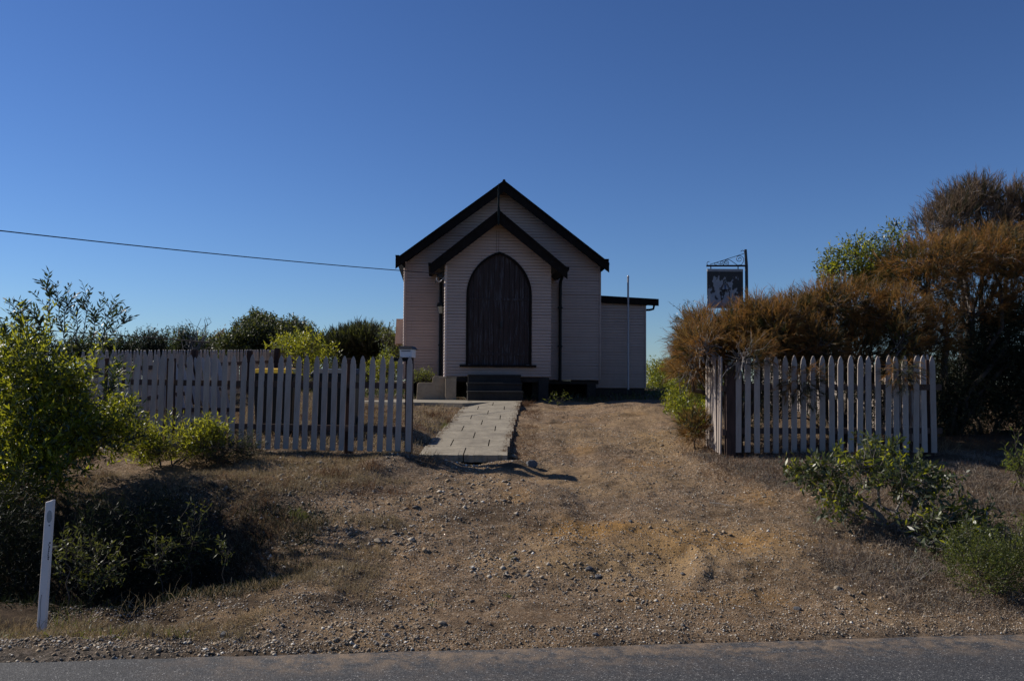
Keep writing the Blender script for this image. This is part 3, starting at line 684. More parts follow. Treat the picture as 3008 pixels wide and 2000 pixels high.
# stepped rendered wall with end pier left of the porch
wg = empty('garden_wall', Vector(church.matrix_basis @ Vector(L(-1.9, 1.95, 1.2))), 'low stepped concrete wall with square end pier beside the porch', 'low wall', rz=TH)
def Wl(x, d, z): return (x + 1.9, -(d - 1.95), z - 1.2)
b = MB(); pl_ = [(-2.20, 1.15), (-1.50, 1.15), (-1.50, 1.80), (-1.78, 1.815), (-1.82, 1.79), (-1.835, 1.66), (-2.14, 1.66), (-2.18, 1.63)]
b.prism([(x + 1.9, z - 1.2) for x, z in pl_], Wl(0, 1.92, 0)[1], Wl(0, 1.76, 0)[1]); b.build('wall_panel', M['wing'], wg, bevel=.012)
b = MB(); p, q = Wl(-1.53, 2.12, 1.15), Wl(-1.275, 1.80, 1.79); b.box(p[0], q[0], p[1], q[1], p[2], q[2] - .025); b.build('pier', M['wing'], wg, bevel=.012)
b = MB(); b.box(p[0] - .012, q[0] + .012, p[1] - .012, q[1], q[2] - .024, q[2]); b.build('pier_cap', M['path'], wg, bevel=.006)

# ------------------------------------------------------------------ picket fences
def picket_mesh(h, w=.036, th=.018):
    half = [(0, h), (.011, h - .012), (.024, h - .045), (.031, h - .075), (.027, h - .088), (.034, h - .097), (w, h - .115), (w, 0)]
    pl_ = [(x, z) for x, z in half][::-1]; left = [(-x, z) for x, z in half[1:]]
    pl_ = [(-w, 0)] + [(w, 0)] + [(x, z) for x, z in half[::-1][1:-1]] + [(0, h)] + [(-x, z) for x, z in half[1:-1]]
    mb_ = MB(); mb_.prism(pl_, -th / 2, th / 2)
    me = D.meshes.new('picket'); me.from_pydata(mb_.v, [], mb_.f); me.update(); me.materials.append(M['picket']); return me
def fence(label, A, B, ztopA, ztopB, h, spacing, posts, rails=True, group=None, limit=100, lean=.02, railside=1, seed=1, rail_z=(.30, .86), drop=None, skip=()):
    A = Vector(A); B = Vector(B); dirv = (B - A); Lg = dirv.length; u_ = dirv / Lg; ang = math.atan2(u_.y, u_.x)
    rnd = random.Random(seed)
    zb = ztopA - h
    root = empty('picket_fence', (A.x, A.y, zb), label, 'fence', group, ang)
    me = picket_mesh(h); n = int(Lg / spacing) + 1; extra = MB()
    for i in range(n):
        if i in skip: continue
        s = i * spacing + rnd.uniform(-.006, .006); zt = ztopA + (ztopB - ztopA) * s / Lg + rnd.uniform(-.008, .008)
        if i < limit:
            o = D.objects.new('picket', me); COL.objects.link(o); o.parent = root
            o.location = (s, rnd.uniform(-.003, .003), zt - h - zb); o.rotation_euler = (rnd.gauss(0, .010), rnd.gauss(lean, .006), rnd.gauss(0, .04))
        else:
            b_ = len(extra.v)
            for v in me.vertices: extra.v.append((v.co.x + s, v.co.y, v.co.z + zt - h - zb))
            for p_ in me.polygons: extra.f.append(tuple(b_ + q for q in p_.vertices))
    if extra.v:
        o = extra.build('far_pickets', M['picket'], root); o['kind'] = 'stuff'
    if rails:
        for rz in rail_z:
            b = MB(); y0 = .012 * railside; y1 = .06 * railside
            dz = ztopB - ztopA
            lo, hi = sorted((y0, y1))
            b.hexa([(-.03, lo, rz), (Lg + .03, lo, rz + dz), (Lg + .03, hi, rz + dz), (-.03, hi, rz), (-.03, lo, rz + .075), (Lg + .03, lo, rz + dz + .075), (Lg + .03, hi, rz + dz + .075), (-.03, hi, rz + .075)])
            b.build('rail', M['rail'], root)
    for s, w_, top in posts:
        zt = ztopA + (ztopB - ztopA) * s / Lg - zb + top
        b = MB(); y0, y1 = sorted((.063 * railside, (.063 + w_) * railside))
        b.box(s - w_ / 2, s + w_ / 2, y0, y1, -.5, zt); b.build('post', M['post'], root, bevel=.006)
    return root, me
zl = at(315, 1038, 11.25).z; zr = at(1204, 1047, 10.75).z
A_ = at(292, 1200, 11.25); B_ = at(1199, 1200, 10.75)
f1, pick_me = fence('long picket fence between the leafy bush and the letterbox post', (A_.x, A_.y, 0), (B_.x, B_.y, 0), zl, zr, 1.20, (Vector((B_.x, B_.y)) - Vector((A_.x, A_.y))).length / 34.0 * .9999,
      [(.02, .09, -.06), (.93, .09, -.05), (3.36, .09, -.03)], seed=3, rail_z=(.24, .79))
zr0 = at(2160, 1045, 10.95).z; zr1 = at(2762, 1045, 10.95).z
A2 = at(2168, 1200, 10.95); B2 = at(2762, 1200, 10.95)
f2, _m = fence('picket fence right of the driveway with brown foliage hanging over it', (A2.x, A2.y, 0), (B2.x, B2.y, 0), zr0, zr1, 1.24, .1195, [(.03, .10, -.2), (2.5, .09, -.05)], seed=5, rail_z=(.24, .80), lean=.008)
A3 = at(2117, 1200, 10.98); 
fence('short sunlit fence return running back from the driveway side of the right fence', (A3.x, A3.y + .78, 0), (A3.x, A3.y, 0), zr0, zr0, 1.26, .105, [(.76, .12, -.12)], seed=6, railside=1, rail_z=(.24, .80), lean=0)
fence('boundary picket fence glimpsed behind the brown shrub, right of the yard', (5.62, 19.5, 0), (5.62, 11.5, 0), 2.42, 2.10, 1.22, .125, [(1.0, .09, -.05), (3.4, .09, -.05), (5.8, .09, -.05)], seed=7, lean=0)
# long side fence receding along the left of the yard
fence('long receding side fence along the left edge of the yard', (-6.75, 13.4, 0), (-6.5, 28.2, 0), at(300, 1030, 13.6).z, at(905, 1026, 28).z, 1.22, .117,
      [(5.2 - 1.0, .11, .01), (7.7, .12, -.02), (10.0, .13, .04), (12.4, .14, .06), (14.4, .14, .0)], seed=8, railside=-1, lean=0)
# leaning picket panel behind the long fence
pn = empty('leaning_fence_panel', (-4.75, 12.5, gz(-4.75, 12.5)), 'loose picket panel leaning in the yard behind the long fence', 'fence panel', rz=R(15))
for i in range(9):
    o = D.objects.new('picket', pick_me); COL.objects.link(o); o.parent = pn; o.location = (i * .105 - .2, 0, 0.02); o.rotation_euler = (R(-20), R(-14), 0)
b = MB(); b.box(-.3, .8, .05, .09, .3, .36); b.build('rail', M['rail'], pn)

# letterbox on the fence end post
lp = at(1197, 1033, 10.86)
lb = empty('letterbox', (lp.x, lp.y, gz(lp.x, lp.y)), 'white letterbox with dark sloping lid on the fence end post', 'letterbox')
h0 = lp.z - gz(lp.x, lp.y) - .075
b = MB(); b.hexa([(-.08, -.11, h0), (.07, -.11, h0), (.09, .12, h0), (-.07, .12, h0), (-.085, -.115, h0 + .105), (.07, -.115, h0 + .105), (.095, .12, h0 + .105), (-.075, .12, h0 + .105)]); bx = b.build('box', M['white'], lb, bevel=.004)
b = MB(); b.box(-.06, .05, -.119, -.113, h0 + .075, h0 + .083); b.build('slot', M['ink'], bx)
b = MB(); b.hexa([(-.10, -.14, h0 + .107), (.085, -.14, h0 + .107), (.115, .15, h0 + .107), (-.09, .15, h0 + .107), (-.095, -.10, h0 + .145), (.06, -.10, h0 + .145), (.08, .12, h0 + .145), (-.085, .12, h0 + .145)]); b.build('lid', M['black'], lb)
b = MB(); b.box(-.02, .075, -.03, .06, -.2, h0 - .001); b.build('post', M['post'], lb)
b = MB(); b.box(-.16, .04, -.09, -.05, h0 - .05, h0 - .003); b.build('bracket', M['green_trim'], lb)

# ------------------------------------------------------------------ guide post at the road edge
gp0 = at(122, 1857, 6.0); gp1 = at(130, 1470, 6.0)
g0z = gz(gp0.x, gp0.y)
mk = empty('marker_post', (gp0.x, gp0.y, g0z), 'leaning white roadside marker post with round reflector in the dark verge', 'marker post')
Hh = gp1.z - g0z;  lean = .044
def PP(x, y, z): return (x + lean * z / Hh, y, z)
mk.rotation_euler = (0, 0, R(-18))
b = MB(); w_, th = .037, .013; hh = Hh
b.hexa([PP(-w_, -th, -.25), PP(w_, -th, -.25), PP(w_, th, -.25), PP(-w_, th, -.25), PP(-w_ + .003, -th, hh - .008), PP(w_ - .006, -th, hh + .012), PP(w_ - .006, th, hh + .012), PP(-w_ + .003, th, hh - .008)])
pb = b.build('post_board', M['marker'], mk, bevel=.005)
b = MB(); n = 20; cx, cz = .012, hh - .105
b.add([PP(cx + .022 * math.cos(2*math.pi*i/n), -th - .003, cz + .043 * math.sin(2*math.pi*i/n)) for i in range(n)] + [PP(cx + .022 * math.cos(2*math.pi*i/n), -th + .001, cz + .043 * math.sin(2*math.pi*i/n)) for i in range(n)], [tuple(range(n))] + [(i, i+n, (i+1) % n+n, (i+1) % n) for i in range(n)])
b.build('reflector', M['reflector'], mk)
b = MB(); rr_ = random.Random(2)
for i in range(9):
    z_ = hh - .29 - i * .014; x_ = .030 - .0006 * i + rr_.uniform(-.003, .003); b.box(*[PP(x_ - .005, 0, z_)[0], PP(x_ + rr_.uniform(.0, .006), 0, z_)[0]], -th - .002, -th + .001, z_, z_ + .010)
b.box(PP(.012, 0, hh - .165)[0], PP(.022, 0, 0)[0] + lean * (hh - .165) / hh, -th - .002, -th + .001, hh - .170, hh - .162)
b.build('scuff_marks', M['ink'], mk)
b = MB(); b.tube([PP(-.012, -th - .001, .02), PP(-.008, -th - .001, .12), PP(-.014, -th - .001, .2), PP(-.010, -th - .001, .27)], .0012, 4); b.build('crack', M['ink'], mk)

# ------------------------------------------------------------------ hanging sign on its pole
sY = 12.6
pt, pb_ = at(2190, 733, sY), at(2196, 1000, sY)
sg = empty('hanging_sign', (pt.x, sY, gz(pt.x, sY)), 'weathered pale hanging sign with scrollwork bracket on a black pole', 'sign')
gz0 = gz(pt.x, sY)
def q(u_, v_): p = at(u_, v_, sY); return (p.x - pt.x, 0, p.z - gz0)
b = MB(); t_ = q(2190, 733); b.tube([(0.02, 0, -.3), (0.012, 0, t_[2] - .25), (0, 0, t_[2])], [.024, .024, .02], 8); b.build('pole', M['black'], sg)
b = MB(); b.tube([q(2075, 781), q(2194, 781)], .014, 8); b.build('arm', M['black'], sg)
def spiral(c, r0, a0, turns, r1=.15, n=22, sgn=1):
    out_ = []
    for i in range(n + 1):
        t = i / n; a = a0 + sgn * 2 * math.pi * turns * t; r_ = r0 * (1 - t * (1 - r1)); out_.append((c[0] + r_ * math.cos(a), 0, c[2] + r_ * math.sin(a)))
    return out_
b = MB(); RS = .0045; px = sY / F
b.tube([q(2086, 777), q(2130, 763), q(2170, 750), q(2186, 745)], RS, 5)
b.tube(spiral(q(2083, 774), 9 * px * .8, R(-60), -.62, .75), RS, 5)
b.tube(spiral(q(2103, 776), 4.5 * px, R(60), .8, .4), RS, 5); b.tube([q(2104, 771), q(2118, 777)], RS, 5)
b.tube(spiral(q(2121, 772), 7 * px, R(-70), 1.6, .12), RS, 5)
b.tube(spiral(q(2134, 772), 7.5 * px, R(-80), 1.7, .12), RS, 5); b.tube([q(2126, 779), q(2127, 770), q(2132, 764), q(2138, 762), q(2146, 765), q(2156, 772), q(2166, 779)], RS, 5)
b.tube([q(2166, 779), q(2178, 778), q(2184, 768), q(2184, 758), q(2178, 753), q(2171, 751)] , RS, 5)
b.tube(spiral(q(2172, 761), 10 * px, R(95), 1.4, .15), RS, 5)
b.tube(spiral(q(2181, 741), 6 * px, R(-30), .55, .8), RS, 5)
b.build('scrollwork', M['black'], sg)
for u_ in (2088, 2168):
    b = MB(); b.tube([q(u_, 783), q(u_, 794)], .008, 6); b.build('hook', M['black'], sg)
c0, c1 = q(2077, 790), q(2182, 790); zb_ = q(2080, 905)[2]; cx = (c0[0] + c1[0]) / 2; cz_ = (c0[2] + zb_) / 2
hw = (c1[0] - c0[0]) / 2; hh_ = (c0[2] - zb_) / 2
b = MB(); b.box(-hw, hw, -.012, .012, -hh_, hh_ - .04); bd = b.build('board', M['sign'], sg, loc=(cx, 0, cz_))
b = MB(); b.box(-hw, hw, -.016, .016, hh_ - .039, hh_); b.build('top_batten', mat_simple('sign_batten', (.28, .28, .29), .7, .15, 8), bd)
b = MB(); z0_ = .03
def arch(w1, h1, z1, n=10):
    P_ = []
    for i in range(n + 1):
        t = i / n; P_.append((-w1 * (1 - t) ** .8 if False else -w1 * math.cos(t * math.pi / 2) , -.0135, z1 + h1 * math.sin(t * math.pi / 2) ** 1.3))
    return P_ + [(-p[0], p[1], p[2]) for p in P_[::-1][1:]]
ez = -.02; b.tube(arch(.062, .10, ez), .006, 4); b.tube(arch(.048, .082, ez), .003, 4)
b.tube([(-.075, -.0135, ez), (.075, -.0135, ez)], .007, 4); b.tube([(-.075, -.0135, ez), (-.082, -.0135, ez + .028), (-.055, -.0135, ez + .03)], .006, 4); b.tube([(.075, -.0135, ez), (.082, -.0135, ez + .028), (.055, -.0135, ez + .03)], .006, 4)
b.tube([(-.07, -.0135, ez - .025), (.07, -.0135, ez - .025)], .006, 4)
for x_ in (-.05, -.025, 0, .025, .05): b.tube([(x_, -.0135, ez), (x_, -.0135, ez - .025)], .004, 4)
b.tube([(0, -.0135, ez + .1), (0, -.0135, ez + .125)], .006, 4)
b.tube([(-.065, -.0135, ez - .03), (-.06, -.0135, ez - .15)], .006, 4); b.tube([(.065, -.0135, ez - .03), (.06, -.0135, ez - .15)], .006, 4)
b.build('emblem', M['emblem'], bd)
b = MB(); b.box(-.012, .012, -.0145, -.0125, ez + .012, ez + .075); b.build('emblem_centre', M['emblem_blue'], bd)

# ------------------------------------------------------------------ wheelie bins behind the fence
def wbin(u0, u1, Y, lidmat, label, rz=0):
    c = at((u0 + u1) / 2, 1290, Y); z0 = gz(c.x, Y)
    r_ = empty('wheelie_bin', (c.x, Y, z0), label, 'bin', 'bins behind the fence', rz)
    top_ = at(1, 1093, Y).z - z0 - .0
    b = MB(); b.hexa([(-.24, -.27, .06), (.24, -.27, .06), (.24, .24, .06), (-.24, .24, .06), (-.28, -.34, top_), (.28, -.34, top_), (.28, .32, top_), (-.28, .32, top_)])
    b.box(-.30, .30, -.36, -.341, top_ - .05, top_); b.build('body', M['bin'], r_, bevel=.02)
    b = MB(); b.hexa([(-.30, -.38, top_ + .002), (.30, -.38, top_ + .002), (.30, .36, top_ + .002), (-.30, .36, top_ + .002), (-.25, -.32, top_ + .07), (.25, -.32, top_ + .07), (.25, .30, top_ + .085), (-.25, .30, top_ + .085)]); b.build('lid', lidmat, r_, bevel=.012)
    for s in (-1, 1):
        b = MB(); b.tube([(s * .22, .30, .1), (s * .28, .30, .1)], .1, 14); b.build('wheel', M['black'], r_)
    b = MB(); b.tube([(-.2, .38, top_ - .01), (.2, .38, top_ - .01)], .015, 8); b.build('handle', M['bin'], r_)
wbin(750, 868, 12.4, M['yellow'], 'wheelie bin with a yellow lid behind the picket fence', R(8))
wbin(928, 1050, 12.6, M['binlid'], 'wheelie bin with a dark grey lid behind the fence', R(-4))

# ------------------------------------------------------------------ overhead cable
c0 = church.matrix_basis @ Vector(L(-1.67, 1.62, 4.26)); c1 = at(0, 678, 13.0) + Vector((0, 0, .16)); c2 = c1 + (c1 - c0) * .9
pts = []
for i in range(41):
    t = i / 40; p = c0 * (1 - t) + c2 * t; 
    p.z = c0.z * (1 - t) + c2.z * t; pts.append(p)
mid = .52
k_ = -.0
for i, p in enumerate(pts):
    t = i / 40; p.z -= 4 * .16 * t * (1 - t) - 4 * .16 * t * .49 / 1.0 * 0
b = MB(); b.tube([p - c0 for p in pts], .0095, 5); tag(b.build('overhead_cable', M['cable'], loc=c0), 'thin black overhead cable sloping down to the porch eave', 'cable')

#PLANTS
# ------------------------------------------------------------------ plants
def unit(a): return a / np.maximum(np.linalg.norm(a, axis=-1, keepdims=True), 1e-9)
def leaves(P, Dr, ln, wd, rng, fold=.15, kind='leaf'):
    """P (N,3) bases, Dr (N,3) unit directions -> verts, faces"""
    n = len(P); rv = rng.normal(size=(n, 3)); S = unit(np.cross(Dr, rv)); Nn = np.cross(S, Dr)
    ln = ln * rng.uniform(.6, 1.2, n)[:, None]; wd = wd * rng.uniform(.7, 1.2, n)[:, None]
    if kind == 'leaf':
        a = P; mid = P + Dr * ln * .5 - Nn * ln * fold * .5
        V = np.stack([a, mid + S * wd * .5, P + Dr * ln - Nn * ln * fold, mid - S * wd * .5], 1)
        return V.reshape(-1, 3), np.arange(4 * n).reshape(n, 4)
    if kind == 'blade':   # bent strand of two quads folded into 4-gons
        m_ = P + Dr * ln * .55; bend = np.array([0, 0, -1.0]) * ln * fold
        V = np.stack([P - S * wd * .5, P + S * wd * .5, m_ + S * wd * .35, m_ - S * wd * .35, P + Dr * ln + bend + S * wd * .06, P + Dr * ln + bend - S * wd * .06], 1)
        base = np.arange(n)[:, None] * 6
        Fc = np.concatenate([base + [0, 1, 2, 3], base + [3, 2, 4, 5]], 0)
        return V.reshape(-1, 3), Fc
def branchpath(rng, a, b, n=5, wob=.08):
    a = np.array(a); b = np.array(b); L_ = np.linalg.norm(b - a); pts = []
    for i in range(n + 1):
        t = i / n; p = a + (b - a) * t; 
        if 0 < i < n: p = p + rng.normal(size=3) * L_ * wob * .5
        p[2] += L_ * .10 * math.sin(math.pi * t) ; pts.append(tuple(p))
    return pts
def blobpts(rng, blobs, n, shell=.55):
    ws = np.array([b[2] if len(b) > 2 else b[1][0] * b[1][2] + b[1][0] * b[1][1] for b in blobs], float); ws /= ws.sum()
    idx = rng.choice(len(blobs), n, p=ws); C_ = np.array([b[0] for b in blobs])[idx]; Rr = np.array([b[1] for b in blobs])[idx]
    u_ = unit(rng.normal(size=(n, 3))); r_ = rng.uniform(0, 1, n) ** shell
    return C_ + u_ * Rr * r_[:, None], u_, idx
def shrub(name, cat, label, base, blobs, mats, ntw, ll, lw, tl, npt, seed, up=.35, rnd_=.5, shell=.5, group=None, trunk=True, barkm='bark', trunk_r=.03,
          kind='leaf', spread=.75, fold=.15, shoots=(), shoot_leaf=None, gapscale=2.2, gap=.0, bare=0, holes=(), partname='foliage', ntrunk=None):
    rng = np.random.default_rng(seed)
    base = np.array(base, float)
    root = empty(name, base, label, cat, group)
    P0, U, idx = blobpts(rng, blobs, ntw, shell)
    # clumping: drop twigs where a coarse noise is low, so gaps open between clumps
    if gap > 0:
        k = fbm(P0[:, 0] * gapscale + P0[:, 1] * 1.3 + seed, P0[:, 2] * gapscale + P0[:, 1], seed % 17, 3)
        keep = k > np.quantile(k, gap); P0, U, idx = P0[keep], U[keep], idx[keep]
    gnd = G(P0[:, 0], P0[:, 1], False); keep = P0[:, 2] > gnd + .02; P0, U, idx = P0[keep], U[keep], idx[keep]
    n = len(P0)
    TD = unit(U * .8 + np.array([0, 0, 1.0]) * up + rng.normal(size=(n, 3)) * rnd_)
    TL = tl * rng.uniform(.5, 1.25, n)
    mats = mats if isinstance(mats, (list, tuple)) else [mats]
    sel = rng.integers(0, len(mats), n) if len(mats) > 1 else np.zeros(n, int)
    for mi, mt in enumerate(mats):
        q_ = sel == mi; p, d, l_ = P0[q_], TD[q_], TL[q_]
        if not len(p): continue
        t = (np.arange(npt) + .6) / npt
        LP = p[:, None, :] + d[:, None, :] * (l_[:, None] * t[None, :])[:, :, None]
        # curve the twig a little upwards
        LP[:, :, 2] += (l_[:, None] * t[None, :] ** 2) * .12
        perp = rng.normal(size=LP.shape); LD = unit(d[:, None, :] * (1.05 - spread) + unit(perp) * spread + np.array([0, 0, .12]))
        V, Fc = leaves(LP.reshape(-1, 3) - base, LD.reshape(-1, 3), ll, lw, rng, fold, kind)
        me = npmesh(partname, V, Fc, 4); link(partname, me, M[mt], root)
    if trunk:
        mb_ = MB(); nt_ = ntrunk or 1
        for bi, bl in enumerate(blobs):
            c = np.array(bl[0]); c_ = c - np.array([0, 0, bl[1][2] * .35])
            st_ = base + np.array([rng.uniform(-.08, .08) * nt_, rng.uniform(-.05, .05) * nt_, -.08])
            mb_.tube([tuple(np.array(p) - base) for p in branchpath(rng, st_, c_)], [trunk_r * (1 - .11 * i) for i in range(6)], 6)
            for j in range(7):
                e = c + unit(rng.normal(size=3)) * np.array(bl[1]) * .85
                if e[2] < c[2] - bl[1][2] * .5: e[2] = c[2]
                mb_.tube([tuple(np.array(p) - base) for p in branchpath(rng, c_ + (c - c_) * rng.uniform(-.5, .6), e, 4)], [trunk_r * q__ for q__ in (.42, .34, .26, .18, .1)], 4)
        # twigs that carry the outer leaves
        for j in range(0, n, max(1, n // 260)):
            mb_.tube([tuple(P0[j] - base - TD[j] * TL[j] * .5), tuple(P0[j] - base + TD[j] * TL[j])], [trunk_r * .1 + .002, .0015], 3, cap=False)
        mb_.build('branches', M[barkm], root, smooth=True)
    if shoots:
        rs = np.random.default_rng(seed + 99); mb_ = MB(); LPs = []; LDs = []
        for (pa, pb2, nl, side) in shoots:
            pa = np.array(pa); pb2 = np.array(pb2); path_ = [np.array(p) for p in branchpath(rs, pa, pb2, 6, .03)]
            stems = [path_]
            L_ = np.linalg.norm(pb2 - pa)
            for j in range(side):
                t = rs.uniform(.25, .85); i0 = int(t * 6); s0 = path_[i0]; dd = unit((path_[min(i0+1, 6)] - path_[i0]) / 1.0 + rs.normal(size=3) * np.array([.12, .1, .03]) * 1.0 * L_ / 3 + 1e-6)
                dd = unit(unit(pb2 - pa) * .75 + np.array([rs.choice([-1, 1]) * rs.uniform(.3, .7), rs.uniform(-.3, .3), .2]))
                e = s0 + dd * L_ * rs.uniform(.22, .42); stems.append([np.array(p) for p in branchpath(rs, s0, e, 4, .03)])
            for si, stp in enumerate(stems):
                mb_.tube([tuple(p - base) for p in stp], [(.005 if si == 0 else .003) * (1 - .12 * i) for i in range(len(stp))], 4, cap=False)
                ss = np.array(stp); seg = np.linalg.norm(np.diff(ss, axis=0), axis=1); tot = seg.sum(); cnt = int(nl * tot / L_) + 3
                for j in range(cnt):
                    u__ = (j + .5) / cnt * .98 + .02; dist = u__ * tot; i0 = 0
                    while i0 < len(seg) - 1 and dist > seg[i0]: dist -= seg[i0]; i0 += 1
                    d_ = unit(ss[i0+1] - ss[i0]); p = ss[i0] + d_ * min(dist, seg[i0])
                    sd_ = (1 if j % 2 else -1) * unit(np.array([1.0, rs.uniform(-.9, .9), 0])); LPs.append(p); LDs.append(unit(d_ * .8 + sd_ * .75 + rs.normal(size=3) * .15))
        V, Fc = leaves(np.array(LPs) - base, np.array(LDs), ll * .85, lw * .9, rs, .1)
        link('shoot_leaves', npmesh('shoot_leaves', V, Fc, 4), M[shoot_leaf or mats[0]], root); mb_.build('shoot_stems', M['bark'], root)
    return root
def A(u_, v_, Y): p = at(u_, v_, Y); return (p.x, p.y, p.z)
def blob(u0, u1, v0, v1, Y, ry, w_=None):
    c = at((u0 + u1) / 2, (v0 + v1) / 2, Y); s = Y / F
    return (tuple(c), ((u1 - u0) / 2 * s, ry, (v1 - v0) / 2 * s)) + ((w_,) if w_ else ())
def gb(u_, Y): p = at(u_, 1200, Y); return (p.x, Y, gz(p.x, Y))

# big wattle at the left edge, running on out of the frame
wb = [blob(-60, 250, 960, 1220, 8.6, .65), blob(120, 330, 1010, 1240, 8.9, .5), blob(-80, 240, 1150, 1400, 8.3, .6), blob(180, 400, 1160, 1330, 9.2, .45), blob(220, 330, 1220, 1390, 8.8, .4),
      ((-6.4, 8.6, .75), (1.2, .7, .6)), ((-8.0, 8.6, .7), (1.2, .7, .6)), blob(-60, 200, 1300, 1480, 8.0, .4)]
shoots = []
for (a, b_, v0, Y) in (((150, 1010), (135, 797), 26, 8.5), ((190, 1010), (160, 830), 20, 8.6), ((80, 1000), (30, 885), 18, 8.4), ((60, 990), (55, 880), 14, 8.5), ((240, 1020), (268, 843), 20, 8.7), ((265, 1020), (300, 880), 16, 8.7),
                       ((300, 1020), (338, 872), 18, 8.8), ((310, 1000), (385, 935), 14, 8.9), ((290, 1010), (370, 905), 14, 8.9), ((190, 980), (205, 845), 16, 8.4), ((120, 1000), (100, 905), 14, 8.3), ((10, 1010), (8, 945), 10, 8.4),
                       ((330, 1150), (345, 1070), 10, 8.9), ((300, 1180), (350, 1100), 12, 8.6), ((340, 1240), (415, 1225), 12, 8.9), ((350, 1300), (430, 1290), 10, 8.9), ((225, 1010), (232, 880), 14, 8.5)):
    shoots.append((A(a[0], a[1], Y), A(b_[0], b_[1], Y), int(v0 * 1.1), 5))
shrub('wattle_bush', 'bush', 'large yellow-green leafy bush with tall shoots at the left edge', gb(30, 8.8), wb, ['leaf_wattle', 'leaf_wattle', 'leaf_wattle', 'leaf_wattle', 'leaf_wattle', 'leaf_lime', 'leaf_tip', 'leaf_tip'], 6400, .088, .022, .24, 9, 11, up=.45, rnd_=.45, gap=.14, trunk_r=.022, shoots=shoots, shoot_leaf='leaf_tip', fold=.08)
# yellow flower tufts are part of the same bush (seed pods) - small low bush in front of the fence
shrub('low_wattle', 'bush', 'low bright green bush in front of the left picket fence', gb(500, 9.9), [blob(430, 560, 1265, 1360, 9.9, .3), blob(540, 640, 1255, 1340, 10.0, .25), blob(390, 480, 1250, 1370, 9.8, .25), blob(590, 670, 1245, 1300, 10.1, .15)],
      ['leaf_lime', 'leaf_wattle', 'leaf_wattle'], 620, .07, .014, .16, 8, 12, up=.5, gap=.2, trunk_r=.012, shoots=[(A(480, 1300, 10), A(540, 1215, 10), 14, 3), (A(560, 1290, 10), A(612, 1218, 10), 12, 3), (A(600, 1290, 10.1), A(668, 1250, 10.1), 12, 2), (A(470, 1290, 9.9), A(505, 1225, 9.9), 12, 3)], shoot_leaf='leaf_wattle')
shrub('dark_shrub', 'bush', 'dim olive shrub at the foot of the fence, right of the low green bush', gb(700, 10.1), [blob(640, 760, 1280, 1350, 10.2, .25), blob(580, 690, 1310, 1370, 10.0, .25)], ['leaf_shade', 'leaf_dark'], 420, .04, .007, .13, 8, 13, gap=.15, trunk_r=.008)
# growth inside the ditch; scrub coloured near black to carry the shade
shrub('ditch_shade_scrub', 'bush', 'tangled scrub coloured dark for the shade in the ditch behind the marker post', gb(170, 7.1), [blob(-120, 180, 1400, 1800, 7.2, .35), blob(100, 300, 1430, 1760, 7.25, .3), blob(230, 470, 1500, 1760, 7.3, .3), blob(380, 560, 1470, 1640, 7.6, .25), blob(450, 650, 1560, 1720, 7.4, .25), ((-5.2, 7.3, .3), (.9, .4, .7)), ((-6.6, 7.4, .4), (1.0, .4, .8))],
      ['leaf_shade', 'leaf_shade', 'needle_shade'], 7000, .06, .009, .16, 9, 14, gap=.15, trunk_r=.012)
for i, (u0, u1, v0, v1, Y, n_, lab) in enumerate(((155, 385, 1590, 1740, 6.75, 150, 'leafy green sprig just right of the marker post'), (165, 230, 1570, 1630, 6.6, 30, 'small round-leaved sprig touching the marker post'),
        (430, 500, 1580, 1690, 6.95, 46, 'narrow-leaved sprig in the middle of the shaded ditch'), (520, 600, 1490, 1680, 7.2, 60, 'upright green sprig at the right side of the ditch'), (640, 690, 1590, 1650, 6.9, 16, 'tiny bright sprig where the ditch meets the gravel'))):
    shrub('sprig', 'plant', lab, gb((u0 + u1) / 2, Y), [blob(u0, u1, v0, v1, Y, .12)], 'leaf_olive', int(n_ * .7), .05, .013, .10, 6, 20 + i, up=.6, trunk_r=.006, group='leafy sprigs in the ditch')

# right-hand foreground plants
shrub('grey_leaf_shrub', 'bush', 'sprawling grey-green leathery shrub with a pale bare stem, right foreground', gpt(2625, 1560), [blob(2330, 2520, 1320, 1440, 8.3, .3), blob(2430, 2640, 1300, 1420, 8.2, .35), blob(2540, 2760, 1340, 1500, 8.0, .35), blob(2620, 2860, 1440, 1590, 7.8, .3), blob(2400, 2560, 1440, 1520, 8.0, .22), blob(2730, 2930, 1480, 1590, 7.9, .25), blob(2660, 2820, 1380, 1500, 8.2, .3), blob(2700, 2880, 1540, 1640, 7.5, .25), blob(2310, 2450, 1330, 1420, 8.4, .25)],
      ['leaf_grey', 'leaf_grey', 'leaf_grey', 'leaf_wattle'], 1150, .078, .024, .15, 7, 31, up=.25, rnd_=.55, gap=.38, gapscale=3.5, trunk_r=.018, barkm='bark_pale', shoots=[(A(2540, 1340, 8.2), A(2570, 1290, 8.2), 8, 2), (A(2440, 1350, 8.3), A(2470, 1300, 8.3), 8, 2), (A(2620, 1340, 8.2), A(2640, 1290, 8.2), 8, 2), (A(2400, 1400, 8.3), A(2320, 1370, 8.4), 10, 2)], shoot_leaf='leaf_green')
shrub('green_heath_bush', 'bush', 'dense small-leaved bright green bush at the lower right corner', gb(2900, 6.7), [blob(2790, 2950, 1550, 1750, 6.6, .3), blob(2870, 3060, 1520, 1770, 6.7, .35), ((4.6, 6.8, .5), (.5, .4, .45))],
      ['leaf_olive', 'leaf_olive', 'leaf_green'], 5200, .017, .007, .09, 11, 32, up=.7, rnd_=.35, gap=.12, trunk_r=.01, spread=.6)
